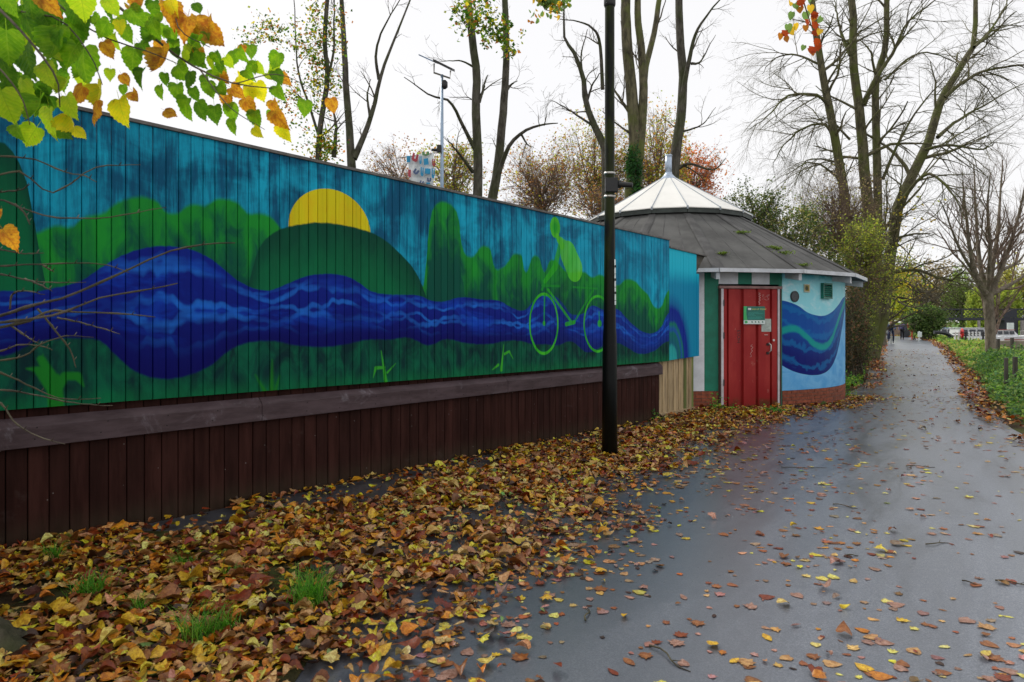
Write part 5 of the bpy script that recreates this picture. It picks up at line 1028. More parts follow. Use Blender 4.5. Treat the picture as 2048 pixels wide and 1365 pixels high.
for px, py, r_, h, n, s_, lb in [(1434, 822, .14, .25, 120, .05, 'leafy weed at the left foot of the red door frame'), (1466, 826, .10, .12, 60, .04, 'small weed under the left half of the red door'), (1548, 826, .18, .10, 130, .045, 'bright green weed before the right corner of the red door'), (1700, 778, .22, .3, 160, .06, 'dark leafy weed at the right end of the brick plinth'), (1303, 842, .12, .14, 90, .045, 'weed at the end of the brown boards'), (1690, 795, .2, .14, 120, .05, 'low weed with leaves in front of the plinth end')]:
    gx, gy = gw(px, py); weed(lb, gx, gy, r_, h, n, s_, WP)
for px, py, an, L, lb in [(1175, 1232, 1.35, .17, 'short bare stick standing out left of the path middle'), (1338, 1320, -1.1, .28, 'longest crooked twig on the wet asphalt near the front'), (957, 1275, -1.15, .15, 'dark twig near the edge of the leaf heap'), (835, 1340, .35, .2, 'black twig at the front corner of the leaf heap'), (1690, 1015, -.75, .2, 'thin dark twig in the middle of the path'), (1875, 1090, .25, .2, 'small forked twig on the right half of the path'), (1705, 1114, 0, .08, 'short black stick fragment on the path'), (1943, 1170, -.8, .1, 'short twig on the right part of the path'), (2030, 1170, -.4, .2, 'twig at the right-hand rim of the path'), (1610, 938, 0, .5, 'long straight pale stalk lying across the path'), (1520, 985, .6, .12, 'tiny twig left of the path middle'), (1840, 935, -.2, .3, 'thin stalk lying far up the path')]:
    gx, gy = gw(px, py); mb = MB(); K = 6; pts = [(L * (t - .5), .06 * L * sin(t * 7 + px), .012 + .006 * sin(t * 5)) for t in np.linspace(0, 1, K)]; mb.tube(pts, [.005, .0045, .004, .0035, .003, .002], 5)
    if L > .15: mb.tube([pts[3], (pts[3][0] + .04, pts[3][1] + .03, .02)], [.003, .0015], 4)
    o = mb.obj('fallen_twig', M_TWIG, None, True); o.location = (gx, gy, 0); o.rotation_euler.z = an; tag(o, lb, 'twig', 'twigs on the wet path')
# ------------------------------------------------------------------ lime tree at the near left: trunk, roots, overhanging leafy branches, low bare twigs
lt = empty('old_lime_tree', (-3.15, 3.27, 0), 'old lime tree at the front left, mossy root in the leaves and low leafy branches', 'tree'); L0 = np.array(lt.location)
bm_l = bark('bark_old', (.02, .016, .011), (.085, .072, .05), (.04, .055, .01), .6)
mb = MB(); mb.tube([(-.1, 0, -.1), (-.1, 0, .15), (-.12, 0, .5), (-.15, 0, 1.5), (-.2, 0, 3.5), (-.3, 0, 6.5)], [.62, .44, .33, .28, .25, .18], 18); mb.obj('trunk', bm_l, lt, True)
for i, (a, L) in enumerate(((-.14, 1.08), (-.8, .8), (1.15, .5), (1.7, .6), (-1.7, .7), (2.9, .8), (-2.6, .7))):
    t = np.linspace(0, 1, 9); pts = [(-.1 + L * s * cos(a + .15 * sin(3 * s)), L * s * sin(a + .15 * sin(3 * s)), .26 * (1 - s) ** 1.4 + .07 - .15 * s * s) for s in t]; mb = MB(); mb.tube(smooth_poly(pts, 34), [.21 * (1 - s) ** .8 + .03 for s in np.linspace(0, 1, 34)], 22)
    for k_, v_ in enumerate(mb.v): an_ = k_ % 22; j_ = 1 + .0; dd_r = .016 * sin(an_ * 2.9 + k_ * .013) + .011 * sin(an_ * 1.7 + (k_ // 22) * .9) + random.uniform(-.006, .006); mb.v[k_] = (v_[0], v_[1] + dd_r * .4, v_[2] + dd_r)
    mb.obj('root', bm_l, lt, True)
def PD(px, py, d): return P(px, py, d) - L0
# leafy branches (pixel paths at 1.9-2.8 m, twigs and hanging leaves)
BR = [([(-260,-260,2.6),(60,-120,2.5),(250,25,2.4),(330,95,2.35),(400,140,2.3),(470,168,2.25),(545,177,2.2)], 9, 2), ([(60,-120,2.5),(110,0,2.3),(200,70,2.2),(300,105,2.2),(360,130,2.2)], 5, 1.5), ([(-200,-200,2.6),(-60,-40,2.2),(40,60,2.0),(110,150,1.9),(120,215,1.9)], 8, 2), ([(-60,-40,2.2),(30,20,2.1),(120,40,2.0),(180,110,2.0),(205,170,2.0)], 5, 1.5), ([(250,25,2.4),(330,-20,2.3),(360,60,2.2),(420,95,2.2)], 4, 1.5), ([(-120,60,2.1),(-20,120,1.9),(40,190,1.85),(60,250,1.85)], 5, 1.5), ([(400,140,2.3),(460,215,2.2),(530,260,2.2)], 3, 1.2), ([(470,168,2.25),(560,150,2.3),(660,200,2.35)], 2.5, 1)]
for pts, r0, r1 in BR:
    q_ = smooth_poly(pts, 12); mb = MB(); mb.tube([PD(a, b, c) for a, b, c in q_], [(r0 + (r1 - r0) * t) * .5 * 2.2 / F for t in np.linspace(0, 1, 12)], 6); mb.obj('branch', M_TWIG, lt, True)
mb = MB(); mb.tube([(-.28, 0, 5.2), tuple(PD(-260, -260, 2.6))], [.07, .012], 7); mb.obj('bough', bm_l, lt, True); mb = MB(); mb.tube([(-.25, 0, 4.0), (.0, -.1, 3.2), tuple(PD(-200, -200, 2.6))], [.05, .03, .01], 7); mb.obj('bough', bm_l, lt, True)
def limeleaf_mat(name, c1, c2, vein):
    q = NT(name); o = q.obj(); n1 = q.noise(o, 3.5, 4, .6); col = q.mix(q.step(n1, .35, .65), c1, c2)
    s = q.n('ShaderNodeSeparateXYZ'); q.put(s.inputs[0], o); ax = q.m('ABSOLUTE', s.outputs[0])
    st = q.m('SINE', q.m('MULTIPLY', q.m('SUBTRACT', s.outputs[1], q.m('MULTIPLY', ax, .75)), 48.)); vn = q.m('MAXIMUM', q.step(st, .86, 1.), q.step(ax, .008, .022, 1., 0.))
    col = q.mix(q.m('MULTIPLY', vn, .45), col, vein); col = q.mix(q.m('MULTIPLY', q.step(q.noise(o, 7, 3), .64, .72), .6), col, (.12, .06, .02))
    tr = q.n('ShaderNodeBsdfTranslucent'); q.put(tr.inputs['Color'], q.mix(1., col, (1.7, 1.7, 1.0), 'MULTIPLY')); q.out(col, .45, 0, .35); q.bump(st, .2, .01)
    ms = q.n('ShaderNodeMixShader'); ms.inputs[0].default_value = .7; ot = q.t.nodes['Material Output']; q.t.links.new(q.b.outputs[0], ms.inputs[1]); q.t.links.new(tr.outputs[0], ms.inputs[2]); q.t.links.new(ms.outputs[0], ot.inputs[0]); return q.mat
LM = {'g': limeleaf_mat('lime_leaf_green', (.10, .26, .01), (.20, .38, .015), (.28, .44, .05)), 'd': limeleaf_mat('lime_leaf_deep', (.045, .14, .01), (.10, .22, .015), (.16, .28, .03)), 'y': limeleaf_mat('lime_leaf_yellow', (.72, .62, .02), (.55, .58, .02), (.35, .40, .03)), 'l': limeleaf_mat('lime_leaf_light', (.32, .50, .02), (.46, .58, .03), (.18, .34, .02)), 'o': limeleaf_mat('lime_leaf_brown', (.62, .33, .03), (.40, .13, .02), (.25, .08, .02))}
def lleaf_mesh(curl, bend, jag):
    n = 13; th = np.linspace(0, 1, n); o = []
    prof = [(0, 0), (.16, -.10), (.33, -.08), (.45, .08), (.49, .28), (.46, .46), (.38, .63), (.27, .77), (.15, .89), (.05, 1.0), (0, 1.08)]
    right = []
    for i, (x, y) in enumerate(prof[1:-1]):
        right.append((x, y)); 
        if 1 < i < 9: x2, y2 = prof[i + 2]; right.append(((x + x2) / 2 - jag, (y + y2) / 2 - jag * .4))
    out = [prof[0]] + right + [prof[-1]] + [(-x * .95, y) for x, y in right[::-1]]
    ax = [(0, .12), (0, .35), (0, .6), (0, .85)]; nb = len(out); pts = out + ax; v = [(x, y - .0, curl * abs(x) ** 1.4 + bend * (y - .2) ** 2 * (1 if y > .2 else -.3) + .05 * sin(9 * y) * abs(x) * 2) for x, y in pts]
    f = []
    ca = lambda y: nb + (0 if y < .24 else 1 if y < .48 else 2 if y < .72 else 3)
    for i in range(nb):
        j = (i + 1) % nb; k = (j + 1) % nb; c1 = ca((out[i][1] + out[j][1]) / 2); c2 = ca((out[j][1] + out[k][1]) / 2); f.append((c1, i, j))
        if c1 != c2: f.append((c1, j, c2))
    b = len(v); v += [(.012, .02, 0), (-.012, .02, 0), (-.008, -.35, .05), (.008, -.35, .05)]; f += [(b, b + 1, b + 2), (b, b + 2, b + 3)]
    return np.array(v), np.array(f)
LMS = {(c, i): None for c in LM for i in range(4)}
LPAR = [(.25, -.35, .035), (-.45, -.4, .035), (.8, -.7, .04), (1.4, .6, .045)]
from mathutils import Matrix, Vector, Quaternion
def hangleaf(px, py, spx, col, ang, d, shp=None, face=.3):
    """leaf whose stalk is at its top; ang = in-picture direction of the tip (0 = straight down)"""
    i = shp if shp is not None else random.choice([0, 0, 1, 2, 3] if col != 'o' else [2, 3, 2, 1])
    if LMS[(col, i)] is None:
        v, f = lleaf_mesh(*LPAR[i]); LMS[(col, i)] = npmesh('lime_leaf', v, f, smooth=True)
    o = link('leaf', LMS[(col, i)], LM[col], lt); s = spx * d / F
    tipd = Vector((sin(ang), random.uniform(-face, face), -cos(ang))).normalized(); nn = Vector((random.uniform(-.6, .6), -1, random.uniform(-.5, .7))).normalized(); xx = tipd.cross(nn).normalized(); zz = xx.cross(tipd)
    Mx = Matrix((xx, tipd, zz)).transposed(); o.rotation_euler = Mx.to_euler(); o.scale = (s, s, s); o.location = Vector(PD(px, py, d)) - tipd * s * .5
LV = [(20,40,75,'d',.2),(15,95,80,'g',-.2),(60,60,80,'d',.4),(100,40,70,'d',0),(110,95,75,'g',-.3),(55,125,85,'d',.1),(15,150,75,'d',.3),(45,190,70,'l',-.3),(15,215,80,'l',.2),(95,150,60,'l',.3),(120,75,60,'g',.2),(165,130,90,'g',-.15),(150,190,55,'o',-.5),(140,215,60,'l',.2),(75,225,75,'g',0),(100,250,75,'l',.1),(60,275,60,'l',-.4),(35,265,40,'g',.3),(125,262,50,'d',.9),(150,245,70,'y',.7),(160,265,35,'y',.8),(205,195,65,'y',.2),(243,225,70,'y',.1),(185,225,60,'o',-.2),(140,110,60,'g',-.6),(85,25,65,'d',.5),(60,10,60,'d',-.2),(100,10,55,'o',.6),(165,10,75,'l',.1),(160,40,60,'d',.4),(205,60,45,'g',-.3),(20,10,60,'g',.3),(225,15,45,'l',.4),(215,100,42,'o',.25),(255,70,42,'g',.2),(240,55,35,'y',0),(195,45,35,'g',.6),(280,12,45,'o',-.1),(220,150,30,'l',0),(310,60,45,'g',.2),(300,75,40,'d',-.5),(265,120,60,'g',.1),(290,100,38,'d',.7),(280,155,45,'d',-.3),(320,185,35,'g',.3),(275,35,55,'g',.5),(345,30,60,'o',.3),(370,55,60,'o',.0),(400,60,60,'o',.6),(435,78,60,'o',.7),(420,55,50,'o',.2),(345,15,50,'y',.2),(310,20,40,'d',.1),(330,130,75,'o',.1),(315,120,35,'g',.4),(365,145,55,'g',.5),(395,120,45,'d',.6),(375,160,45,'d',-.2),(355,185,42,'g',.1),(370,215,48,'g',-.3),(375,225,42,'g',.4),(400,222,48,'d',.1),(430,230,46,'d',0),(445,185,40,'g',.7),(420,180,40,'g',.2),(465,225,42,'g',.1),(455,205,35,'o',.2),(475,185,40,'o',.9),(490,160,38,'y',.8),(500,190,38,'y',.1),(520,185,46,'y',.3),(500,215,42,'o',.5),(465,255,38,'g',0),(512,240,42,'g',.2),(515,265,34,'y',.6),(550,215,36,'o',.4),(560,240,50,'o',.5),(570,268,44,'y',.1),(548,235,40,'g',.6),(610,217,42,'g',-.1),(570,160,34,'o',1.),(665,212,36,'o',.3),(400,110,32,'o',.4),(340,225,34,'o',1.2),(250,160,30,'o',.4),(275,195,36,'o',.7),(390,190,34,'d',.4),(435,150,36,'g',.9),(330,160,30,'d',-.2),(410,165,34,'d',.1),(450,160,32,'o',.9),(230,85,40,'l',0),(20,478,56,'o',.5),(5,430,26,'o',.1),(395,15,30,'d',.4),(245,180,26,'g',.2),(350,95,36,'g',.2),(320,40,36,'g',-.4)]
for (px, py, s_, c_, a_) in LV: hangleaf(px, py, s_ * .8, c_, a_ + random.uniform(-.25, .25), 1.95 + .0011 * max(0, px) + random.uniform(-.12, .12))
for k in range(70):
    px, py = random.uniform(-60, 165), random.uniform(-40, 215)
    hangleaf(px, py, random.uniform(30, 54), random.choice('ggddgll'), random.uniform(-.5, .6), random.uniform(2.1, 2.5))
for k in range(45):
    px = random.uniform(180, 560); py = -5 + (px - 150) * .38 + random.uniform(-30, 40)
    hangleaf(px, py, random.uniform(22, 34), random.choice('gglddolg'), random.uniform(-.5, .8), random.uniform(2.3, 2.6))
# low bare twigs
TW = [[(0,350),(45,345),(95,385),(135,372),(185,337),(235,331),(281,331)],[(0,312),(70,320),(130,345),(170,352),(193,365)],[(0,384),(40,380),(60,370)],[(0,400),(40,415),(100,434),(190,437),(260,428),(333,415)],[(30,408),(50,428),(60,450)],[(0,500),(50,508),(88,506)],[(0,533),(50,530),(150,527),(215,530),(258,547)],[(85,530),(108,545)],[(0,548),(50,560),(105,566),(172,565)],[(50,558),(80,570),(105,583)],[(0,632),(60,612),(140,592),(230,552),(330,507),(400,490),(470,487)],[(0,645),(50,640),(120,628),(200,597),(290,580),(355,568)],[(0,655),(60,642),(100,622),(160,625),(250,628),(310,635)],[(115,636),(170,648),(240,668)],[(20,650),(60,678),(78,688)],[(0,702),(40,690),(80,692),(105,700)],[(0,722),(50,712),(80,690),(130,673),(188,675)],[(75,618),(110,660),(140,700),(152,735)],[(0,745),(60,772),(120,797),(202,797)],[(0,780),(60,788),(130,803),(180,810),(225,812)],[(0,805),(30,845),(80,875),(130,888)],[(20,620),(25,590),(50,582),(90,590)]]
cp_ = blob((-3.4, 3.0, 7.6), (4.2, 4.6, 2.6), 9000, 90, .12, .35); kk = (cp_[:, 2] > 1.9 + .52 * cp_[:, 1]) | (cp_[:, 0] < -1.0 * cp_[:, 1] - .6); cp_ = cp_[kk & (cp_[:, 2] > 4.2)]
vv_, ff_, cc_ = leafcloud(cp_ - L0, .11, GRN + YEL); link('crown', npmesh('crown', vv_, ff_, cc_), M_LEAF, lt)
A_, Ar_ = grow(np.array([[[-.2, 0, 3.0], [-.25, 0, 4.5], [-.3, 0, 6.0], [-.3, 0, 8.5]]]), np.array([[.2, .17, .14, .06]]), 22, (1.8, 3.6), 55, .1, K=6, rmin=.01, t0=.35); B_, Br_ = grow(A_, Ar_, 6, (.5, 1.3), 45, 0, rmin=.004)
def okk(Q): W = Q + L0; return ((W[..., 2] > 1.9 + .52 * W[..., 1]) | (W[..., 0] < -1.0 * W[..., 1] - .6)).all(1)
ka, kb = okk(A_), okk(B_); vv_, ff_ = cat_mesh([tubes(A_[ka], Ar_[ka], 5), tubes(B_[kb], Br_[kb], 3)]); link('limbs', npmesh('limbs', vv_, ff_), bm_l, lt)['kind'] = 'stuff'
bs = MB(); bs.tube([tuple(PD(-420, 900, 2.2)), tuple(PD(-200, 700, 2.1)), tuple(PD(-60, 600, 2.1)), tuple(PD(-60, 420, 2.1))], [.03, .02, .014, .008], 8); bs.obj('low_shoot', M_TWIG, lt, True)
bs = MB(); bs.tube([(.1, -.1, 1.2), tuple(PD(-420, 900, 2.2))], [.05, .03], 8); bs.obj('low_shoot', M_TWIG, lt, True)
for i, t_ in enumerate(TW):
    d = 2.0 + .02 * i; wd = 3.4 if i in (10, 11, 12) else 2.1
    pts = ([(-60, t_[0][1] + (t_[0][1] - t_[1][1]) * .6)] if t_[0][0] == 0 else []) + t_; K = 16; q_ = smooth_poly(pts, K)
    for k in range(K): q_[k][1] += random.uniform(-.9, .9)
    rad = np.linspace(wd, wd * .35, K) * d / F; rad[4::4] *= 1.4; mb = MB(); mb.tube([PD(a, b, d + .06 * sin(a * .01 + i)) for a, b in q_], rad, 6)
    for k in (5, 9, 13): a, b = q_[k]; mb.tube([PD(a, b, d + .06 * sin(a * .01 + i)), PD(a + 5, b + (-7 if k % 2 else 7), d)], [1.3 * d / F, .5 * d / F], 4)
    mb.obj('bare_twig', M_TWIG, lt, True)
# hanging leaf spray at the top right (near branch of another lime)
sp_ = empty('overhanging_spray', tuple(P(1610, 40, 9)), 'hanging spray of orange, red and green leaves against the sky above the hut', 'branch'); o_ = P(1610, 40, 9)
mb = MB(); mb.tube([P(a, b, 9) - o_ for a, b in ((1585, -120), (1600, -20), (1612, 20), (1625, 60), (1630, 100))], [.02, .012, .008, .006, .003], 6); mb.obj('branch', M_TWIG, sp_)
SPL = {'g': PALS['green'], 'y': PALS['yellow'], 'o': (.55, .2, .02), 'r': (.42, .06, .01)}; scache = {}
for (px, py, s_, c_) in [(1590,8,14,'g'),(1600,15,16,'o'),(1585,25,16,'g'),(1610,25,18,'g'),(1620,12,16,'y'),(1632,25,16,'r'),(1628,45,18,'r'),(1612,40,15,'r'),(1575,50,18,'g'),(1568,62,18,'r'),(1560,68,14,'o'),(1580,58,16,'y'),(1590,48,14,'y'),(1630,62,18,'r'),(1635,78,16,'r'),(1625,95,20,'r'),(1636,90,16,'r'),(1620,100,18,'o'),(1640,60,14,'y'),(1600,0,18,'r'),(1615,-8,18,'g'),(1580,5,14,'y'),(1642,35,14,'g'),(1610,52,14,'o'),(1572,75,12,'o'),(1608,92,12,'g'),(1630,30,15,'o')]:
    if c_ not in scache: vv, ff = SHAPES[1 if c_ == 'r' else 0]; scache[c_] = npmesh('spray_leaf', vv, ff, np.repeat(np.array(SPL[c_])[None], len(vv), 0))
    o = link('leaf', scache[c_], M_LEAF, sp_); o.location = P(px, py, 9 + random.uniform(-.2, .2)) - o_; o.scale = (s_ * 9 / F,) * 3; o.rotation_euler = (random.uniform(1.1, 2), random.uniform(-.5, .5) + pi, random.uniform(-.6, .6))
o_ = P(1090, 10, 12); s2 = empty('overhanging_spray', tuple(o_), 'cluster of green and yellow leaves hanging at the top edge left of the lamp post', 'branch')
mb = MB(); mb.tube([P(a, b, 12) - o_ for a, b in ((1085, -150), (1070, -20), (1090, 20), (1130, 30))], [.02, .012, .008, .004], 6); mb.obj('branch', M_TWIG, s2)
pts = np.concatenate([blob(P(1095, 5, 12) - o_, (50 * 12 / F, .4, 26 * 12 / F), 200, 18, .22, .1)]); cl = rng.choice(3, len(pts), p=[.7, .2, .1])
for i, p_ in enumerate(pts[:200]):
    k = 'gyo'[cl[i]]; o = link('leaf', scache[k], M_LEAF, s2); o.location = p_; o.scale = (random.uniform(7, 12) * 12 / F,) * 3; o.rotation_euler = (random.uniform(.8, 2.2), random.uniform(-.8, .8), random.uniform(0, 6))

# ------------------------------------------------------------------ right-hand verge
def ground_cover(name, label, n, fx, sz, pal, h):
    yv, xv = fx(n); hh = h(xv, yv); zv = ground_z(xv, yv) + rng.random(len(xv)) ** .7 * hh; pts = np.stack([xv, yv, zv], 1)
    v, f, c = leafcloud(pts, sz(yv), pal, None, 1.2); tag(link(name, npmesh(name, v, f, c), M_LEAF), label, kind='stuff')
def vr(lo, hi, w0, w1, y0, y1):
    def fx(n):
        y = y0 + (y1 - y0) * rng.random(n) ** 1.4; x = redge(y) + w0 + (w1 - w0) * rng.random(n) + .1 * np.sin(y * 3); return y, x
    return fx
ground_cover('nettles', 'bright green nettles and ground ivy on the river bank', 34000, vr(0, 0, .22, 3.4, 9.2, 30), lambda y: .045 + .0016 * y, [(.07, .16, .03), (.13, .24, .04), (.04, .09, .025), (.20, .28, .08), (.10, .2, .09)], lambda x, y: (.14 + .95 * np.clip((x - redge(y) - .25) / .9, 0, 1) * (.35 + .75 * vnoise(x, y, 1.2, 31))) * np.clip((34 - y) / 14, .35, 1))
ground_cover('bank_grass', 'grass along the right-hand edge of the distant path', 14000, vr(0, 0, .25, 4.5, 24, 75), lambda y: .03 + .003 * y, [(.13, .24, .04), (.2, .30, .06), (.08, .16, .03), (.3, .28, .09)], lambda x, y: .12 + .15 * vnoise(x, y, .8, 33))
def lfx(n): y = 15.6 + 40 * rng.random(n) ** 1.5; x = ledge(y) - .1 - 1.6 * rng.random(n); k = hut_d(x, y) > KR + .1; return y[k], x[k]
ground_cover('verge_plants', 'low green plants under the hedge on the left of the path', 9000, lfx, lambda y: .04 + .002 * y, [(.1, .22, .03), (.16, .26, .04), (.06, .12, .03)], lambda x, y: .05 + .3 * vnoise(x, y, 1.3, 35))
M_OLDW = pm('old_wood', (.07, .062, .05), .85, .35, 8, .5, stretch=(1, 1, .2))
def postobj(px, py0, py1, Y, wpx, label, name='wooden_post', cat='post'):
    b = P(px, py0, Y); t = P(px, py1, Y); r_ = wpx * Y / F / 2; g = float(ground_z(b[0], Y)); mb = MB(); mb.box(b[0] - r_, b[0] + r_, Y - r_, Y + r_, g - .1, t[2])
    o = mb.obj(name, M_OLDW, None, bevel=.01); tag(o, label, cat, 'old timber posts by the river'); return o
for px, y0, y1, Y, w_, lb in [(2012, 745, 716, 15.5, 6, 'dark weathered post left of the pair among the bank plants'), (2030, 745, 714, 15.8, 7, 'dark weathered post right of the pair among the bank plants'), (1996, 700, 678, 34, 5, 'small mooring post right of the street tree'), (2024, 700, 676, 35, 5, 'thin mooring post near the right end of the quay'), (1750, 694, 676, 33, 9, 'short dark post before the roadside trunk')]:
    postobj(px, y0, y1, Y, w_, lb)
# quay wall and lock side
M_CONC = pm('quay_concrete', (.30, .26, .19), .85, .25, 1.5, .3, dirt=((.16, .15, .09), .5))
qa = MB(); a, b = P(1985, 700, 42), P(2350, 690, 42); qa.box(a[0], b[0], 41.6, 42.6, -.6, CH + (HY - 682) / F * 42); o = qa.obj('quay_wall', M_CONC, None, bevel=.02); tag(o, 'low beige concrete quay wall behind the street tree', 'wall')
# ------------------------------------------------------------------ footbridge
YB = 86.; M_BR = pm('bridge_black', (.018, .022, .032), .5); M_BRP = pm('bridge_stone', (.3, .28, .26), .8)
br = empty('footbridge', tuple(P(1960, 655, YB) * [1, 1, 0]), 'dark iron lattice footbridge crossing the river behind the street tree', 'bridge'); bo = np.array(br.location)
xa, xb = P(1868, 0, YB)[0] - bo[0], P(2260, 0, YB)[0] - bo[0]; zt, zb = CH + (HY - 617.5) / F * YB, CH + (HY - 641) / F * YB
mb = MB(); mb.box(xa, xb, -.12, .12, zt - .16, zt); mb.obj('top_chord', M_BR, br); mb = MB(); mb.box(xa, xb, -.15, .15, zb, zb + .32); mb.obj('bottom_chord', M_BR, br); mb = MB(); mb.box(xa, xb, .16, 2.6, zb + .05, zb + .2); mb.obj('deck', M_BR, br)
mb = MB(); mb.box(xa, xb, 2.6, 2.75, zt - .12, zt); mb.obj('top_chord', M_BR, br); mb = MB(); mb.box(xa, xb, 2.6, 2.8, zb, zb + .3); mb.obj('bottom_chord', M_BR, br)
i = 0; x = xa
while x < xb - 1.1:
    for s in (0, 1):
        mb = MB(); p0, p1 = (x, zb + .3), (x + 1.0, zt - .14)
        if s: p0, p1 = (x, zt - .14), (x + 1.0, zb + .3)
        mb.tube([(p0[0], .03 * (1 if s else -1), p0[1]), (p1[0], .03 * (1 if s else -1), p1[1])], .035, 4); mb.obj('lattice_bar', M_BR, br)
    x += .5
x = xa
while x < xb: mb = MB(); mb.box(x, x + .14, -.17, -.125, zb + .01, zt - .01); mb.obj('upright', M_BR, br); x += 3.3
for px in (2018,): a = P(px, 0, YB)[0] - bo[0]; mb = MB(); mb.box(a - .85, a + .85, -.4, 2.9, -.7, zb - .01); mb.obj('pier', M_BR, br); mb = MB(); mb.box(a - .85, a + .85, -.19, -.16, zb + .33, zt - .17); mb.obj('infill_plate', M_BR, br)
for px in (2037, 1951): a = P(px, 0, YB)[0] - bo[0]; mb = MB(); mb.tube([(a, -.6, -.6), (a, -.6, zb - .02)], .22 if px > 2000 else .16, 8); mb.obj('column', M_BRP, br)
nb_ = MB(); c0 = P(2020, 0, 83); nb_.box(c0[0] - .4, c0[0] + .4, 82.9, 83, CH + (HY - 668) / F * 83, CH + (HY - 646) / F * 83); nb_.box(c0[0] - .3, c0[0] - .2, 83, 83.1, -.6, 1.3); nb_.box(c0[0] + .2, c0[0] + .3, 83, 83.1, -.6, 1.3); tag(nb_.obj('noticeboard', M_SW), 'blank white board standing in front of the dark bridge pier', 'noticeboard')
# ------------------------------------------------------------------ boats, lock beam, lifebuoys
M_HULL = pm('boat_white', (.72, .74, .76), .3, .05, 2, .05); M_WIN = pm('boat_window', (.03, .035, .045), .1); M_BLUE = pm('boat_blue', (.05, .2, .5), .4); M_BUOY = pm('lifebuoy_red', (.6, .015, .015), .4, .05)
def boat(px, Y, L, lab, trim, cab=(.25, .8), hgt=1.0):
    c = P(px, 0, Y); e = empty('cabin_boat', (c[0], Y, -.35), lab, 'boat', 'white boats moored on the river'); mb = MB(); secs = []
    for t in np.linspace(0, 1, 9):
        w_ = 1.15 * min(1, (1 - t) * 3.2 + .06) * (.85 + .15 * min(1, t * 4)); sh = .75 + .35 * t ** 2; secs.append([(-L / 2 + L * t, -w_, sh), (-L / 2 + L * t, -w_ * .8, .1), (-L / 2 + L * t, 0, -.1), (-L / 2 + L * t, w_ * .8, .1), (-L / 2 + L * t, w_, sh)])
    v = [p for s in secs for p in s]; mb.add(v, [(i * 5 + j, i * 5 + j + 1, i * 5 + 6 + j, i * 5 + 5 + j) for i in range(8) for j in range(4)] + [(i * 5, i * 5 + 5, i * 5 + 9, i * 5 + 4) for i in range(8)] + [(0, 1, 2, 3, 4)]); mb.obj('hull', M_HULL, e)
    a, b = -L / 2 + L * cab[0], -L / 2 + L * cab[1]; mb = MB(); mb.add([(a, -.8, .8), (b + .4, -.7, .8), (b + .4, .7, .8), (a, .8, .8), (a + .1, -.65, .8 + hgt), (b - .3, -.6, .8 + hgt), (b - .3, .6, .8 + hgt), (a + .1, .65, .8 + hgt)], [(0, 1, 5, 4), (1, 2, 6, 5), (2, 3, 7, 6), (3, 0, 4, 7), (4, 5, 6, 7)]); mb.obj('cabin', M_HULL, e)
    for k in range(4): x0 = a + .3 + k * (b - a - .5) / 4; mb = MB(); mb.add([(x0, -.83, 1.15), (x0 + (b - a) / 6, -.83, 1.15), (x0 + (b - a) / 6, -.735, .7 + hgt), (x0, -.735, .7 + hgt)], [(0, 1, 2, 3)]); mb.obj('window', M_WIN, e)
    mb = MB(); mb.box(a, b - .2, -.72, .72, .8 + hgt + .002, .86 + hgt); mb.obj('cabin_top', trim, e, bevel=.02)
    mb = MB(); mb.box(-L / 2, L / 2 * .6, -1.19, -1.15, .55, .63); mb.obj('rubbing_strake', trim, e)
    mb = MB(); mb.tube([(L / 2 - .3, -.3, 1.1), (L / 2 - .3, -.3, 1.6), (L / 4, -.8, 1.5), (L / 4, -.85, 1.0)], .025, 5); mb.obj('pulpit_rail', M_STEEL, e)
    return e
boat(1895, 72, 5.5, 'white boat with blue cabin top behind the curved lock beam', M_BLUE)
boat(1940, 66, 6.5, 'white boat moored behind the red lifebuoy on the bank railing', M_HULL)
boat(2002, 74, 6, 'white boat right of the street tree trunk', pm('boat_red', (.35, .06, .04), .4), (.2, .7), .8)
boat(1920, 80, 6, 'farther white boat between the two nearer white boats', M_HULL)
c0 = P(1897, 670, 56); mb = MB(); q_ = smooth_poly([tuple(P(a, b, 56)) for a, b in ((1868, 665), (1885, 666), (1895, 669), (1903, 674), (1909, 676))], 8); mb.tube(q_, .16, 6); o = mb.obj('lock_beam', M_BR); tag(o, 'curved dark timber beam on the bank in front of the white boats', 'beam')
mb = MB(); a = P(1899, 0, 56)[0]; mb.box(a - .12, a + .12, 55.9, 56.1, .2, CH + (HY - 671) / F * 56); mb.obj('prop', M_BR, o)
# bank railing with lifebuoy
rl = empty('bank_railing', tuple(P(1940, 0, 52) * [1, 1, 0]), 'black and white post railing on the river bank before the boats', 'railing'); ro = np.array(rl.location)
for i, px in enumerate(range(1910, 1975, 7)):
    a = P(px, 0, 52)[0] - ro[0]; mb = MB(); mb.box(a - .05, a + .05, -.05, .05, -.4, CH + (HY - 664) / F * 52); mb.obj('post', M_DARK if i in (2, 3, 8) else M_HULL, rl)
for py in (667, 672): mb = MB(); a, b = P(1905, 0, 52)[0] - ro[0], P(1972, 0, 52)[0] - ro[0]; z = CH + (HY - py) / F * 52; mb.tube([(a, 0, z), (b, 0, z)], .035, 6); mb.obj('rail', M_DARK, rl)
def buoy_ring(c, r_, m, par=None):
    mb = MB(); mb.tube([(c[0] + r_ * cos(t), c[1], c[2] + r_ * sin(t)) for t in np.linspace(0, 2 * pi, 25)], r_ * .27, 8, cap=False); return mb.obj('lifebuoy', m, par, True)
c = P(1924, 667, 51.8); o = buoy_ring(c, .3, M_BUOY); Mz = Matrix.Translation(Vector(c)) @ Matrix.Rotation(1.15, 4, 'Z') @ Matrix.Translation(-Vector(c)); o.data.transform(Mz); tag(o, 'red lifebuoy hanging on the bank railing before the boats', 'lifebuoy')
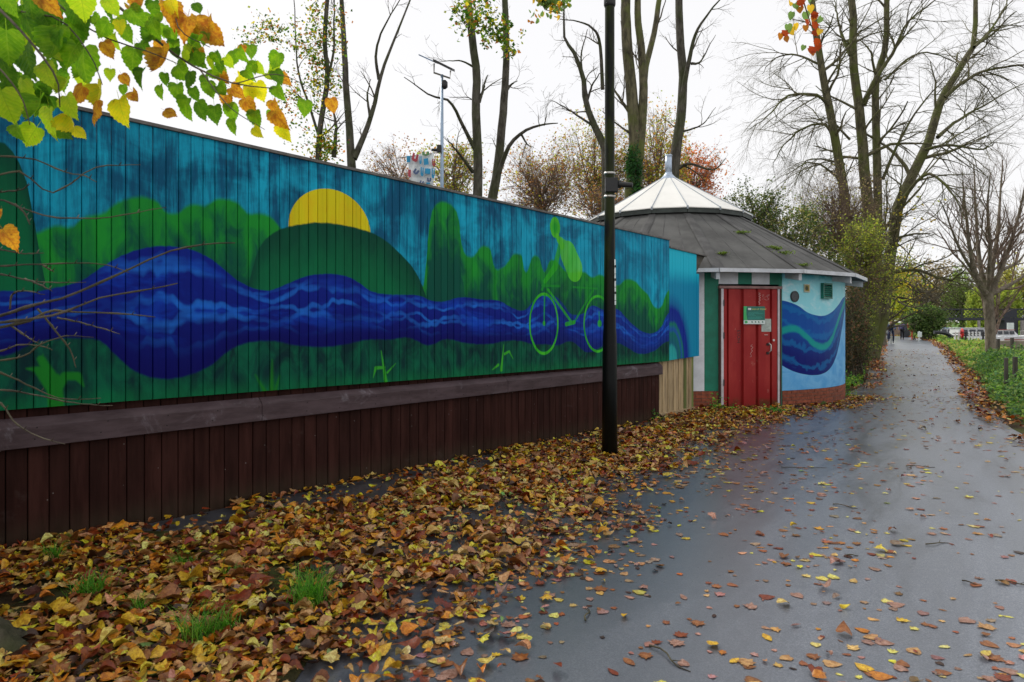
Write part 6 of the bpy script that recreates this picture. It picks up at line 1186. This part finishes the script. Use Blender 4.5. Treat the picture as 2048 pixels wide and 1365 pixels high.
c = P(1824, 652, 62); e = empty('lifebuoy_stand', (c[0], 62, float(gz(0, 62))), 'red lifebuoy housing on a red post at the path end beside the round shrub', 'lifebuoy stand'); h = c[2] - e.location.z
mb = MB(); mb.tube([(0, 0, 0), (0, 0, h)], .06, 8); mb.obj('post', M_BUOY, e); mb = MB(); mb.tube([(0, -.06, h), (0, .1, h)], [.46, .4], 24)
for i, v in enumerate(mb.v): mb.v[i] = (v[0], v[1], h + (v[2] - h) * 1.25)
mb.obj('housing', M_BUOY, e)
for z in (.2, -.22): mb = MB(); mb.box(-.16, .16, -.08, -.065, h + z - .09, h + z + .09); mb.obj('label_plate', M_SW, e)
b_ = MB(); c = P(1839, 667, 58); g = float(gz(0, 58)); b_.box(c[0] - .17, c[0] + .17, 57.95, 58, g + .3, g + .75); b_.box(c[0] - .05, c[0] + .05, 58.0, 58.06, g, g + .8); tag(b_.obj('low_sign', M_SW, None, bevel=.01), 'small blank white sign in the grass right of the lifebuoy stand', 'sign')
b_ = MB(); c = P(1747, 650, 40); b_.tube([c - [.14, 0, 0], c + [0, 0, .03], c + [.12, 0, -.02]], [.02, .13, .02], 8); tag(b_.obj('blue_marker', M_BLUE, None, True), 'small blue marker fixed in the hedge near the roadside trunk', 'marker')
mb = MB(); mb.tube([c - [0, 0, c[2] - float(gz(0, 40))], c - [0, 0, .1]], .03, 6); mb.obj('stake', M_OLDW, bpy.data.objects['blue_marker'])
# ------------------------------------------------------------------ people and bicycle
def skin_body(name, joints, edges, rad, m, par, root=0):
    me = bpy.data.meshes.new(name); me.from_pydata(joints, edges, []); o = link(name, me, m, par); md = o.modifiers.new('Skin', 'SKIN'); md.use_smooth_shade = True
    for v, r_ in zip(me.skin_vertices[0].data, rad): v.radius = (r_, r_) if not isinstance(r_, tuple) else r_
    me.skin_vertices[0].data[root].use_root = True; sb = o.modifiers.new('Sub', 'SUBSURF'); sb.levels = sb.render_levels = 1; return o
M_SKIN = pm('skin', (.42, .25, .18), .6)
def person(px, Y, h, label, coat, legs, hair, pose='walk', coatlen=.0, hood=None):
    c = P(px, 0, Y); g = float(gz(0, Y)); e = empty('person', (c[0], Y, g), label, 'person', rz=-math.atan2(c[0], Y)); s = h / 1.75
    J = lambda *a: tuple(np.array(a) * s)
    if pose == 'walk': st = .16; lf = [J(-.09, 0, .92), J(-.10, -st, .50), J(-.10, -st * 1.1 + .18, .08), J(-.10, -st * 1.1 + .02, .03)]; rt = [J(.09, 0, .92), J(.10, .10, .50), J(.10, .06, .08), J(.11, -.12, .03)]
    else: lf = [J(-.11, 0, .92), J(-.15, -.30, .75), J(-.14, -.22, .32), J(-.14, -.36, .28)]; rt = [J(.11, 0, .92), J(.15, -.18, .62), J(.14, -.02, .16), J(.14, -.18, .12)]
    lean = -.05 if pose == 'walk' else -.28; hz = .0 if pose == 'walk' else -.02
    ch = J(0, lean, 1.38 + hz); nk = J(0, lean * 1.2, 1.50 + hz); hd = J(0, lean * 1.3, 1.60 + hz); tp = J(0, lean * 1.3, 1.72 + hz)
    ls, rs_ = J(-.19, lean, 1.41 + hz), J(.19, lean, 1.41 + hz)
    if pose == 'walk': le, lh, re, rh = J(-.25, .04, 1.13), J(-.26, -.08, .88), J(.25, .0, 1.13), J(.25, -.12, .9)
    else: le, lh, re, rh = J(-.27, lean - .2, 1.16), J(-.22, lean - .42, 1.08), J(.27, lean - .2, 1.16), J(.22, lean - .42, 1.08)
    jt = [J(0, 0, .95), J(0, lean * .5, 1.15), ch, nk, hd, tp, ls, le, lh, rs_, re, rh] + lf + rt
    ed = [(0, 1), (1, 2), (2, 3), (3, 4), (4, 5), (2, 6), (6, 7), (7, 8), (2, 9), (9, 10), (10, 11), (0, 12), (12, 13), (13, 14), (14, 15), (0, 16), (16, 17), (17, 18), (18, 19)]
    rd = [.14, .13, .16, .06, .095, .07, .07, .05, .035, .07, .05, .035, .10, .07, .045, .04, .10, .07, .045, .04]; skin_body('body', jt, ed, [r_ * s for r_ in rd], M_SKIN, e)
    cj = [J(0, 0, .95 - coatlen), J(0, lean * .5, 1.15), J(0, lean, 1.36 + hz), J(0, lean * 1.2, 1.46 + hz), ls, le, lh, rs_, re, rh]; skin_body('coat', cj, [(0, 1), (1, 2), (2, 3), (2, 4), (4, 5), (5, 6), (2, 7), (7, 8), (8, 9)], [r_ * s for r_ in (.19, .165, .19, .10, .09, .07, .055, .09, .07, .055)], coat, e)
    tj = [J(0, 0, .93)] + lf[:3] + rt[:3]; skin_body('trousers', tj, [(0, 1), (1, 2), (2, 3), (0, 4), (4, 5), (5, 6)], [r_ * s for r_ in (.15, .11, .085, .06, .11, .085, .06)], legs, e)
    for a in (lf, rt): skin_body('shoe', [a[2], a[3], tuple(np.array(a[3]) + [0, -.06 * s, -.005])], [(0, 1), (1, 2)], [.05 * s, .05 * s, .04 * s], M_DARK, e)
    skin_body('hair' if hood is None else 'hood', [tuple(np.array(hd) + [0, .025, .0]), tuple(np.array(tp) + [0, .015, -.02])], [(0, 1)], [.108 * s, .085 * s], hair, e)
    f_ = np.array(hd); mb = MB(); mb.tube([f_ + [0, -.09 * s, .0], f_ + [0, -.125 * s, -.03 * s]], [.012, .016], 5); mb.obj('nose', M_SKIN, e)
    return e
def cloth(n, c): return pm(n, c, .8, .12, 5)
person(1804, 62, 1.62, 'walker in a purple-grey jacket and dark trousers on the far path', cloth('purple_jacket', (.16, .15, .30)), cloth('black_cloth', (.015, .015, .02)), cloth('white_hair', (.6, .58, .55)))
person(1773, 57, 1.72, 'walker in a long pale coat left of the cyclist on the far path', cloth('pale_coat', (.42, .45, .42)), cloth('dark_grey_cloth', (.05, .05, .055)), cloth('dark_hat', (.02, .02, .03)), coatlen=.35)
cy = person(1782, 50, 1.72, 'cyclist in a navy coat riding away along the distant path', cloth('navy_coat', (.03, .055, .12)), cloth('navy_trousers', (.02, .03, .07)), cloth('black_hair', (.012, .012, .014)), pose='ride')
M_FR = pm('bike_frame', (.3, .35, .4), .4); bk = empty('bicycle', tuple(np.array(cy.location)), 'bicycle with a dark pannier ridden by the navy-coated cyclist', 'bicycle', rz=cy.rotation_euler.z)
def wheel(y):
    mb = MB(); mb.tube([(0, y + .34 * cos(t), .36 + .34 * sin(t)) for t in np.linspace(0, 2 * pi, 25)], .022, 6, cap=False); o = mb.obj('wheel', M_DARK, bk, True)
    for k in range(8): t = k * pi / 4; mb = MB(); mb.tube([(0, y, .36), (0, y + .33 * cos(t), .36 + .33 * sin(t))], .003, 3); mb.obj('spoke', M_STEEL, o)
wheel(.42); wheel(-.66)
for a, b in (((0, .42, .36), (0, -.02, .32)), ((0, -.02, .32), (0, .06, .90)), ((0, .08, .8), (0, .42, .36)), ((0, .06, .8), (0, -.5, .86)), ((0, -.02, .32), (0, -.5, .80)), ((0, -.46, .98), (0, -.66, .36))): mb = MB(); mb.tube([a, b], .018, 6); mb.obj('frame_tube', M_FR, bk)
mb = MB(); mb.tube([(-.3, -.62, 1.04), (-.1, -.5, 1.0), (.1, -.5, 1.0), (.3, -.62, 1.04)], .014, 6); mb.obj('handlebar', M_DARK, bk); mb = MB(); mb.box(-.08, .08, -.05, .2, .89, .94); mb.obj('saddle', M_DARK, bk, bevel=.02)
mb = MB(); mb.box(-.24, -.05, .2, .55, .38, .78); mb.obj('pannier', cloth('navy_bag', (.02, .04, .1)), bk, bevel=.03); mb = MB(); mb.box(-.03, .03, .7, .76, .55, .72); mb.obj('rear_mudguard', M_HULL, bk)
# end wall and gate posts at the path end
mb = MB(); a, b = P(1770, 0, 84)[0], P(1822, 0, 84)[0]; mb.box(a, b, 84, 84.4, .4, CH + (HY - 650) / F * 84); tag(mb.obj('garden_wall', pm('old_brick_far', (.24, .17, .13), .85, .3, 1.5)), 'low brown wall closing the far end of the path behind the walkers', 'wall')
mb = MB(); c = P(1812, 0, 70); mb.box(c[0] - .3, c[0] + .3, 69.8, 70.3, .4, CH + (HY - 636) / F * 70); mb.box(c[0] - .36, c[0] + .36, 69.74, 70.36, CH + (HY - 636) / F * 70 + .002, CH + (HY - 636) / F * 70 + .12); tag(mb.obj('gate_pillar', M_BR, None, bevel=.02), 'dark square pillar between the last walker and the lifebuoy stand', 'pillar')
